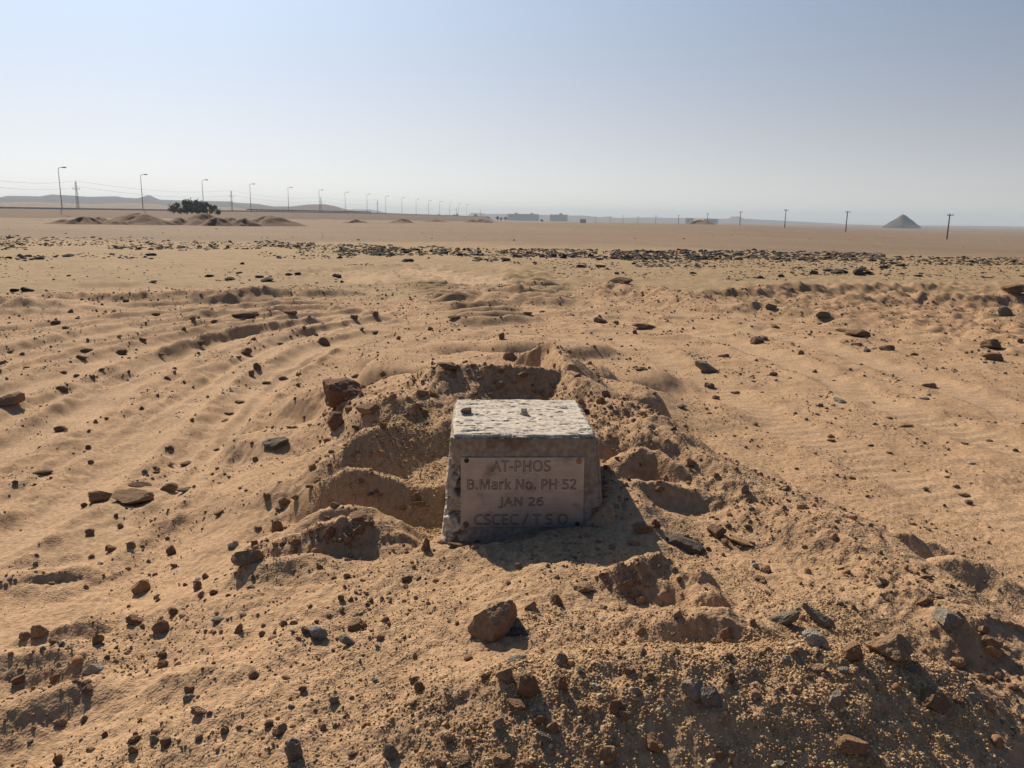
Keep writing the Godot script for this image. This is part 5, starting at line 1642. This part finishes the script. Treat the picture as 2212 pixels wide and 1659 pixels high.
# the outline of a line of letters as thin cut strokes, laid on the plate's face (x right, y up, z out)
func cut_letters(text: String, wide: float, cap: float, centre: Vector2, stroke: float) -> ArrayMesh:
	var font := SystemFont.new()
	font.font_names = PackedStringArray(["Droid Sans"])
	var tm := TextMesh.new()
	tm.font = font
	tm.text = text
	tm.font_size = 64
	tm.pixel_size = 0.01
	tm.depth = 0.0
	tm.curve_step = 1.0
	var arr := tm.get_mesh_arrays()
	var vs: PackedVector3Array = arr[Mesh.ARRAY_VERTEX]
	var ids: PackedInt32Array = arr[Mesh.ARRAY_INDEX] if arr[Mesh.ARRAY_INDEX] != null else PackedInt32Array()
	if ids.is_empty():
		for i in vs.size(): ids.append(i)
	var edges := {}
	var lo := Vector2(1e9, 1e9)
	var hi := -lo
	for f in range(0, ids.size(), 3):
		for e in 3:
			var a := vs[ids[f + e]]
			var b := vs[ids[f + (e + 1) % 3]]
			var ka := Vector2i(roundi(a.x * 2000.0), roundi(a.y * 2000.0))
			var kb := Vector2i(roundi(b.x * 2000.0), roundi(b.y * 2000.0))
			if ka == kb: continue
			var key := [ka, kb] if ka < kb else [kb, ka]
			edges[key] = edges.get(key, 0) + 1
			lo = lo.min(Vector2(a.x, a.y))
			hi = hi.max(Vector2(a.x, a.y))
	var sx := wide / (hi.x - lo.x)
	var sy := cap / (hi.y - lo.y)
	var st := SurfaceTool.new()
	st.begin(Mesh.PRIMITIVE_TRIANGLES)
	for key in edges:
		if edges[key] != 1: continue
		var a := Vector2((key[0].x / 2000.0 - (lo.x + hi.x) * 0.5) * sx, (key[0].y / 2000.0 - (lo.y + hi.y) * 0.5) * sy) + centre
		var b := Vector2((key[1].x / 2000.0 - (lo.x + hi.x) * 0.5) * sx, (key[1].y / 2000.0 - (lo.y + hi.y) * 0.5) * sy) + centre
		var d := (b - a).normalized() * stroke * 0.5
		var s := Vector2(-d.y, d.x)
		var c := [a - d - s, a - d + s, b + d + s, b + d - s]
		for k in [0, 1, 2, 0, 2, 3]:
			st.set_normal(Vector3.BACK)
			st.add_vertex(Vector3(c[k].x, c[k].y, 0.0))
	return st.commit()

func build_block() -> void:
	var o := thing("survey_block", Vector3(0.025, 0.075, -2.21), "weathered concrete survey block with pale rough top and metal name plate", "survey block")
	o.rotation.y = deg_to_rad(3.0)
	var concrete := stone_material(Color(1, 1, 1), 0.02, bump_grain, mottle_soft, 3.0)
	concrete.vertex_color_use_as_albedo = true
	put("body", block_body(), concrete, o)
	var lean := Vector3(0.0, TAPER, 1.0).normalized()
	var plate := put("plate", mesh_of(func(st):
		var w := 0.163
		var h := 0.094
		slab(st, Vector3(0, 0, -0.001), Vector3(w * 2.0, h * 2.0, 0.0036))), plate_material(), o)
	plate.transform = Transform3D(Basis(Vector3.RIGHT, Vector3(0.0, 1.0, -TAPER).normalized(), lean), Vector3(-0.0053, 0.2685, 0.2262) + lean * 0.004)
	plate.set_meta("label", "brushed steel plate with four lines of engraved outline letters")
	var ink := plain_material(Color(0.038, 0.03, 0.024), 0.7)
	var face := 0.0011
	for l in [["AT-PHOS", 0.155, 0.0285, Vector2(-0.004, 0.0715)], ["B.Mark No. PH 52", 0.287, 0.0285, Vector2(-0.0017, 0.0228)], ["JAN 26", 0.118, 0.0275, Vector2(-0.0035, -0.0273)], ["CSCEC / T S O", 0.247, 0.0275, Vector2(-0.003, -0.073)]]:
		var m := put("lettering", cut_letters(l[0], l[1], l[2], l[3], 0.0014), ink, plate)
		m.position.z = face
	var copper := plain_material(Color(0.52, 0.3, 0.17), 0.5, 0.3)
	var dull := plain_material(Color(0.2, 0.17, 0.14), 0.6, 0.5)
	var black := plain_material(Color(0.03, 0.027, 0.025), 0.8)
	for s in [[Vector2(0.149, 0.0845), copper, "copper-coloured screw at the plate's upper right corner"], [Vector2(-0.15, -0.0865), dull, "dull screw at the plate's lower left corner"]]:
		var screw := put("screw", mesh_of(func(st):
			tube(st, Vector3(0, 0, -0.001), Vector3(0, 0, 0.0016), 0.0082, 0.0078, 20)
			tube(st, Vector3(0, 0, 0.0016), Vector3(0, 0, 0.0024), 0.0078, 0.0052, 20)), s[1], plate)
		screw.position = Vector3(s[0].x, s[0].y, face)
		screw.set_meta("label", s[2])
		var slot := put("cross_slot", mesh_of(func(st):
			slab(st, Vector3(0, 0, 0.0024), Vector3(0.008, 0.0017, 0.0006), Basis(Vector3.BACK, 0.5))
			slab(st, Vector3(0, 0, 0.0025), Vector3(0.0017, 0.008, 0.0006), Basis(Vector3.BACK, 0.5))), black, plate)
		slot.position = screw.position
	for s in [Vector2(-0.148, 0.0862), Vector2(0.147, -0.0868)]:  # black discs on the face paint the dark of the empty screw holes
		var hole := put("painted_screw_hole", mesh_of(func(st):
			tube(st, Vector3(0, 0, 0.0), Vector3(0, 0, 0.0003), 0.0066, 0.0066, 20)), black, plate)
		hole.position = Vector3(s.x, s.y, face)
	# survey bolt set in the top
	var q := level_point(1132, 895, 0.495)
	var bolt := put("survey_bolt", mesh_of(func(st):
		tube(st, Vector3(0, -0.004, 0), Vector3(0, 0.007, 0), 0.0125, 0.0125, 16)
		tube(st, Vector3(0, 0.007, 0), Vector3(0, 0.016, 0), 0.0098, 0.0098, 6)
		tube(st, Vector3(0, 0.016, 0), Vector3(0, 0.0185, 0), 0.0098, 0.0068, 6)), plain_material(Color(0.3, 0.29, 0.26), 0.45, 0.75), o)
	bolt.position = o.transform.affine_inverse() * q

func plate_material() -> StandardMaterial3D:
	var m := StandardMaterial3D.new()
	var brush := noise(FastNoiseLite.TYPE_SIMPLEX_SMOOTH, 0.02, 4, 21)
	var img := Image.create(512, 512, true, Image.FORMAT_RGB8)
	for y in 512:
		for x in 512:
			var v := 0.86 + 0.05 * brush.get_noise_2d(x * 0.25, y * 9.0) + 0.06 * brush.get_noise_2d(x * 0.5 + 300.0, y * 0.5)
			var smudge := maxf(0.0, brush.get_noise_2d(x * 0.42 + 90.0, y * 0.42 + 40.0) - 0.25) * 0.35
			v = clampf(v - smudge, 0.0, 1.0)
			img.set_pixel(x, y, Color(v, v * 0.985, v * 0.965))
	img.generate_mipmaps()
	m.albedo_texture = ImageTexture.create_from_image(img)
	m.albedo_color = Color(0.72, 0.72, 0.75)
	m.metallic = 0.8
	m.roughness = 0.42
	m.uv1_triplanar = true
	m.uv1_scale = Vector3.ONE * 3.0
	return m

# ------------------------------------------------------------------ sky
func clear_sky(to_sun: Vector3) -> ImageTexture:
	var w := 512
	var h := 256
	var img := Image.create(w, h, false, Image.FORMAT_RGBF)
	for y in h:
		var up := PI * (0.5 - (y + 0.5) / h)
		for x in w:
			var az := TAU * (x + 0.5) / w              # the picture starts straight ahead (-z) and runs to the right
			var d := Vector3(sin(az) * cos(up), sin(up), -cos(az) * cos(up))
			var gamma := rad_to_deg(acos(clampf(d.dot(to_sun), -1.0, 1.0)))
			var e := maxf(rad_to_deg(up), 0.0)
			var low := SKY_HORIZON * (0.15 + 1.13 * exp(-gamma / 40.0))
			var high := exp(-maxf(e - 14.0, 0.0) / 38.0)
			var air := SKY_AIR * high + SKY_ZENITH * (1.0 - high) + SKY_GLOW * (high * exp(-gamma / 30.0))
			var c: Color = low.lerp(air, 1.0 - exp(-e / 7.0))
			if up < 0.0: c = low
			c.a = 1.0
			img.set_pixel(x, y, c)
	return ImageTexture.create_from_image(img)

const SKY_HORIZON := Color(1.55, 1.48, 1.32)
const SKY_AIR := Color(0.0, 0.035, 0.115)
const SKY_GLOW := Color(0.88, 1.07, 1.34)
const SKY_ZENITH := Color(0.03, 0.06, 0.12)

var bump_grain: ImageTexture
var bump_coarse: ImageTexture
var mottle_soft: ImageTexture
var mottle_wide: ImageTexture

func _ready() -> void:
	# camera
	var pitch := deg_to_rad(PITCH)
	var roll := deg_to_rad(ROLL)
	axis_ahead = Vector3(0.0, -sin(pitch), -cos(pitch))
	var level_up := Vector3(0.0, cos(pitch), -sin(pitch))
	axis_right = Vector3.RIGHT * cos(roll) + level_up * sin(roll)
	axis_up = level_up * cos(roll) - Vector3.RIGHT * sin(roll)
	var cam := Camera3D.new()
	cam.name = "camera"
	cam.transform = Transform3D(Basis(axis_right, axis_up, -axis_ahead), EYE)
	cam.fov = rad_to_deg(2.0 * atan(829.5 / FOCAL))
	cam.near = 0.05
	cam.far = 20000.0
	add_child(cam)
	cam.current = true
	# sky, exposure, haze
	var az := deg_to_rad(SUN_AZIMUTH)
	var up := deg_to_rad(SUN_HEIGHT)
	var to_sun := Vector3(-sin(az) * cos(up), sin(up), -cos(az) * cos(up))
	var env := Environment.new()
	var sky := Sky.new()
	var pan := PanoramaSkyMaterial.new()
	pan.panorama = clear_sky(to_sun)
	sky.sky_material = pan
	env.background_mode = Environment.BG_SKY
	env.sky = sky
	env.tonemap_mode = Environment.TONE_MAPPER_LINEAR
	env.tonemap_exposure = 1.36
	env.fog_enabled = true
	env.fog_density = 0.00024
	env.fog_light_color = Color(0.85, 0.925, 1.0)
	env.sdfgi_enabled = true
	env.ssao_enabled = true
	env.ssil_enabled = true
	var world := WorldEnvironment.new()
	world.name = "world_environment"
	world.environment = env
	add_child(world)
	# sun
	var sun := DirectionalLight3D.new()
	sun.name = "sun"
	sun.light_color = Color(1.0, 0.93, 0.83)
	sun.light_energy = 1.6
	sun.light_angular_distance = 0.5
	sun.shadow_enabled = true
	sun.transform = Transform3D(Basis.looking_at(-to_sun, Vector3.UP), Vector3(0, 50, 0))
	add_child(sun)
	# shared noises and textures
	n_wide = noise(FastNoiseLite.TYPE_SIMPLEX_SMOOTH, 1.0 / 38.0, 3, 1)
	n_big = noise(FastNoiseLite.TYPE_SIMPLEX_SMOOTH, 1.6, 2, 2)
	n_mid = noise(FastNoiseLite.TYPE_SIMPLEX_SMOOTH, 7.0, 2, 3)
	n_small = noise(FastNoiseLite.TYPE_SIMPLEX_SMOOTH, 28.0, 2, 4)
	n_clod = noise(FastNoiseLite.TYPE_CELLULAR, 16.0, 1, 5)
	n_tint = noise(FastNoiseLite.TYPE_SIMPLEX_SMOOTH, 0.8, 3, 6)
	bump_grain = noise_texture(noise(FastNoiseLite.TYPE_SIMPLEX_SMOOTH, 0.09, 3, 31), 512, Color(0, 0, 0), Color(1, 1, 1))
	mottle_soft = noise_texture(noise(FastNoiseLite.TYPE_SIMPLEX_SMOOTH, 0.03, 5, 32), 512, Color(0.72, 0.7, 0.68), Color(1, 1, 1))
	mottle_wide = noise_texture(noise(FastNoiseLite.TYPE_SIMPLEX_SMOOTH, 0.02, 5, 33), 512, Color(0.7, 0.68, 0.66), Color(1, 1, 1))
	for s in [["b", [Color(0.3, 0.195, 0.122), Color(0.35, 0.235, 0.15), Color(0.25, 0.16, 0.1)]], ["d", [Color(0.23, 0.16, 0.11), Color(0.27, 0.185, 0.125)]], ["g", [Color(0.235, 0.208, 0.17), Color(0.29, 0.255, 0.208)]], ["w", [Color(0.48, 0.44, 0.37), Color(0.42, 0.39, 0.34)]], ["k", [Color(0.07, 0.066, 0.066), Color(0.1, 0.09, 0.085), Color(0.14, 0.12, 0.1)]], ["t", [Color(0.42, 0.27, 0.155)]], ["r", [Color(0.25, 0.15, 0.108)]], ["s", [Color(0.34, 0.33, 0.295)]], ["p", [Color(0.3, 0.185, 0.11)]]]:
		stone_mats[s[0]] = []
		for c in s[1]: stone_mats[s[0]].append(stone_material(c, 0.35, bump_grain, mottle_soft, 5.0))
	var t0 := Time.get_ticks_msec()
	# ground
	lay_grid()
	print("grid ", nr, " x ", na)
	shape_ground()
	print("shaped ", Time.get_ticks_msec() - t0)
	var sand := stone_material(Color(1, 1, 1), 0.34, bump_grain, mottle_soft, 2.6)
	sand.vertex_color_use_as_albedo = true
	build_ground(sand)
	print("ground ", Time.get_ticks_msec() - t0)
	# hills, road and what stands far off
	build_far()
	# the block, then stones, then loose stuff
	build_block()
	prepare_stones()
	lay_stones(STONES)
	var lump := put("clod", stone_small[3], stone_mats["d"][0])
	lump.transform = Transform3D(Basis(Vector3.UP, 0.4) * Basis.from_scale(Vector3(0.034, 0.022, 0.024)), level_point(1007, 894, 0.495) + Vector3.UP * 0.008)
	tag(lump, "small dark clod lying on the pale top of the concrete block", "clod")
	print("stones ", Time.get_ticks_msec() - t0)
	lay_rubble()
	lay_pebbles()
	print("done ", Time.get_ticks_msec() - t0)

func build_far() -> void:
	var brown := Color(0.3, 0.22, 0.16)
	hill([[-520, 432], [-380, 428], [-240, 430], [-120, 425], [-40, 428], [0, 426.5], [15, 423], [87, 424], [112, 420], [150, 422], [190, 425], [250, 424], [270, 427], [297, 428], [321, 421.5], [347, 431.5], [395, 433], [497, 435], [510, 438], [553, 440], [600, 448], [660, 458], [720, 466]], 2900.0, -2.0, 420.0, Color(0.1, 0.085, 0.075), "long blue-hazed ridge on the left horizon", 41)
	hill([[-500, 446], [-300, 442], [-150, 440], [0, 437], [80, 436], [130, 438], [200, 441], [280, 438], [330, 441], [380, 446], [420, 448], [500, 447], [560, 456], [640, 464]], 1300.0, -1.0, 220.0, Color(0.3, 0.24, 0.17), "low pale hills in front of the blue ridge", 42)
	hill([[480, 462], [520, 450], [553, 441.5], [593, 446], [628, 446], [668, 441.5], [700, 441], [718, 444], [748, 452], [778, 458], [830, 466], [880, 470]], 1700.0, -1.0, 300.0, brown * 0.5, "rounded hazy hill behind the road lamps", 43)
	hill([[700, 470], [760, 452], [800, 452.5], [815, 455], [840, 461], [900, 464], [1000, 467], [1010, 465.8], [1018, 459.8], [1039, 459.8], [1049, 462], [1095, 462], [1160, 463.7], [1247, 465.8], [1253, 465.2], [1296, 469], [1313, 467.5], [1331, 470.8], [1406, 469.5], [1443, 470.8], [1481, 470.8], [1561, 472.5], [1574, 472], [1581, 467.5], [1596, 467.5], [1608, 472.5], [1659, 475], [1734, 479], [1784, 481.5], [1834, 484.5], [1909, 486.5], [2000, 487], [2100, 488], [2300, 491], [2500, 493]], 4300.0, -3.0, 500.0, brown * 0.7, "faint far hills along the horizon", 44)
	hill([[1905, 490], [1911, 486.5], [1924, 478], [1936, 472], [1946.5, 464.5], [1951, 462.7], [1956, 465], [1969, 474.5], [1984, 486.5], [1990, 490]], 1500.0, -3.5, 62.0, Color(0.11, 0.092, 0.08), "pyramid-shaped dark hill on the right horizon", 45)
	var asphalt := plain_material(Color(0.2, 0.185, 0.17), 0.85)
	var spoil := stone_material(Color(0.25, 0.17, 0.12), 2.0, bump_grain, mottle_wide, 0.4)
	var verge := stone_material(Color(0.22, 0.16, 0.118), 2.0, bump_grain, mottle_wide, 0.2)
	build_road(asphalt, verge, plain_material(Color(0.55, 0.5, 0.43), 0.85))
	var steel := plain_material(Color(0.22, 0.21, 0.2), 0.6, 0.4)
	var dark := plain_material(Color(0.12, 0.12, 0.12), 0.6, 0.2)
	build_lamps(steel, dark)
	build_pylons(dark)
	build_poles(plain_material(Color(0.1, 0.075, 0.055), 0.9))
	build_rail(dark)
	var n := 50
	for s in [[140, 473, 60, 95.0, "leftmost low dark spoil heap before the embankment"], [184, 467.5, 70, 93.0, "dark spoil heap, second from the left"], [212, 468, 56, 96.0, "dark spoil heap just right of the second one"], [250, 474, 50, 90.0, "small dark spoil heap left of the tallest one"], [287, 459.5, 100, 94.0, "tallest dark spoil heap before the embankment"], [314, 461, 84, 92.0, "dark spoil heap leaning on the tallest one at its right"], [385, 469, 60, 94.0, "dark spoil heap below the dark bush"], [436, 460, 90, 95.0, "large spoil heap right below the dark bush"], [470, 469.5, 56, 92.0, "spoil heap right of the large one below the bush"], [500, 469, 60, 94.0, "spoil heap left of the long sandy one"], [528, 470, 60, 93.0, "low spoil heap beside the long sandy one"], [583, 465.5, 100, 98.0, "long sandy spoil heap at the right end of the row"], [768, 473, 40, 150.0, "lone dark spoil heap on the plain left of centre"], [868, 471.5, 48, 165.0, "dark spoil heap on the plain under the small trees"], [938, 473, 44, 230.0, "low far spoil heap left of the apartment blocks"], [1018, 474, 34, 240.0, "small far spoil heap below the flat mesa"], [1040, 472.5, 40, 260.0, "dark far spoil heap beside the small one"], [1514, 474.5, 46, 420.0, "dark blue-grey heap beside the fifth power pole"]]:
		heap(s[0], s[1], s[2], s[3], s[4], "spoil heaps on the plain", spoil, n)
		n += 1
	var leaf := plain_material(Color(0.13, 0.14, 0.095), 0.8)
	leaf.backlight_enabled = true
	leaf.backlight = Color(0.03, 0.04, 0.015)
	var bark := plain_material(Color(0.1, 0.08, 0.06), 0.9)
	# the dark clump of shrubs beyond the road
	var clump := [[402, 433, 60, "left and densest shrub of the dark clump beyond the road"], [428, 434, 58, "middle shrub of the dark clump beyond the road"], [452, 442, 44, "lower right shrub of the dark clump beyond the road"]]
	for k in clump.size():
		var top := far_point(clump[k][0], clump[k][1], 235.0 + 4.0 * k)
		var base := Vector3(top.x, 1.6, top.z)
		tree("shrub", base, clump[k][2] * 0.135 * 1.15, (top.y - base.y) * 1.08, 5200, 0.34, clump[k][3], "shrub", "dark shrubs beyond the road", leaf, bark, 60 + k, 0.12)
	var trees := [[874, 462.5, 12, "leftmost small tree on the horizon"], [887, 463.5, 8, "second small tree on the horizon from the left"], [910, 462, 8, "third small tree on the horizon from the left"], [920, 463.5, 14, "fourth small tree on the horizon from the left"], [948, 460.5, 13, "rounded small tree on the horizon left of the far pylon"], [969, 461, 14, "second rounded tree left of the far pylon"], [981, 459.5, 8, "tree just left of the far pylon"], [988, 457.5, 6, "tallest slim tree beside the far pylon"], [999, 464, 8, "small tree just right of the far pylon"], [1027, 459, 9, "spreading palm-like tree before the flat mesa"], [1043, 464.5, 6, "small tree under the farthest pylon"], [1056, 467, 8, "small tree right of the farthest pylon"], [1075, 465, 8, "pointed tree left of the long apartment block"], [1083, 468, 6, "low bush beside the pointed tree"], [1092, 466, 9, "tree touching the long apartment block"], [1170, 474, 8, "low tree between the two apartment blocks"]]
	for k in trees.size():
		var top := far_point(trees[k][0], trees[k][1], 800.0 + 15.0 * k)
		var base := Vector3(top.x, plain_height(top.x, top.z), top.z)
		tree("tree", base, trees[k][2] * 0.5, top.y - base.y, 700, 0.5, trees[k][3], "tree", "small trees on the horizon", leaf, bark, 80 + k, 0.45)
	var wall := plain_material(Color(0.36, 0.31, 0.26), 0.9)
	var roof := plain_material(Color(0.24, 0.21, 0.19), 0.9)
	var pane := plain_material(Color(0.08, 0.085, 0.09), 0.3)
	building(1096.5, 1164, 462.4, 2600.0, 22.0, [[-0.22, 3.2, 0.1], [0.28, 3.2, 0.1]], "long hazy apartment block on the horizon with two stair houses", 4, wall, roof, pane)
	building(1188, 1226, 463.8, 2500.0, 22.0, [[0.12, 3.6, 0.18]], "shorter hazy apartment block on the horizon with one stair house", 4, wall, roof, pane)
	building(1481, 1498, 471.3, 2300.0, 16.0, [], "low flat-roofed building left of the fifth power pole", 1, wall, roof, pane)
	building(1521, 1551, 473.0, 2200.0, 16.0, [], "long low building right of the dark blue-grey heap", 1, wall, roof, pane)
	building(1253, 1266, 474.0, 1100.0, 8.0, [], "small low shed right of the shorter apartment block", 1, wall, roof, pane)
	building(1042, 1056, 468.5, 900.0, 8.0, [], "small pale-roofed shed under the farthest pylon", 1, wall, plain_material(Color(0.6, 0.6, 0.58), 0.7), pane)
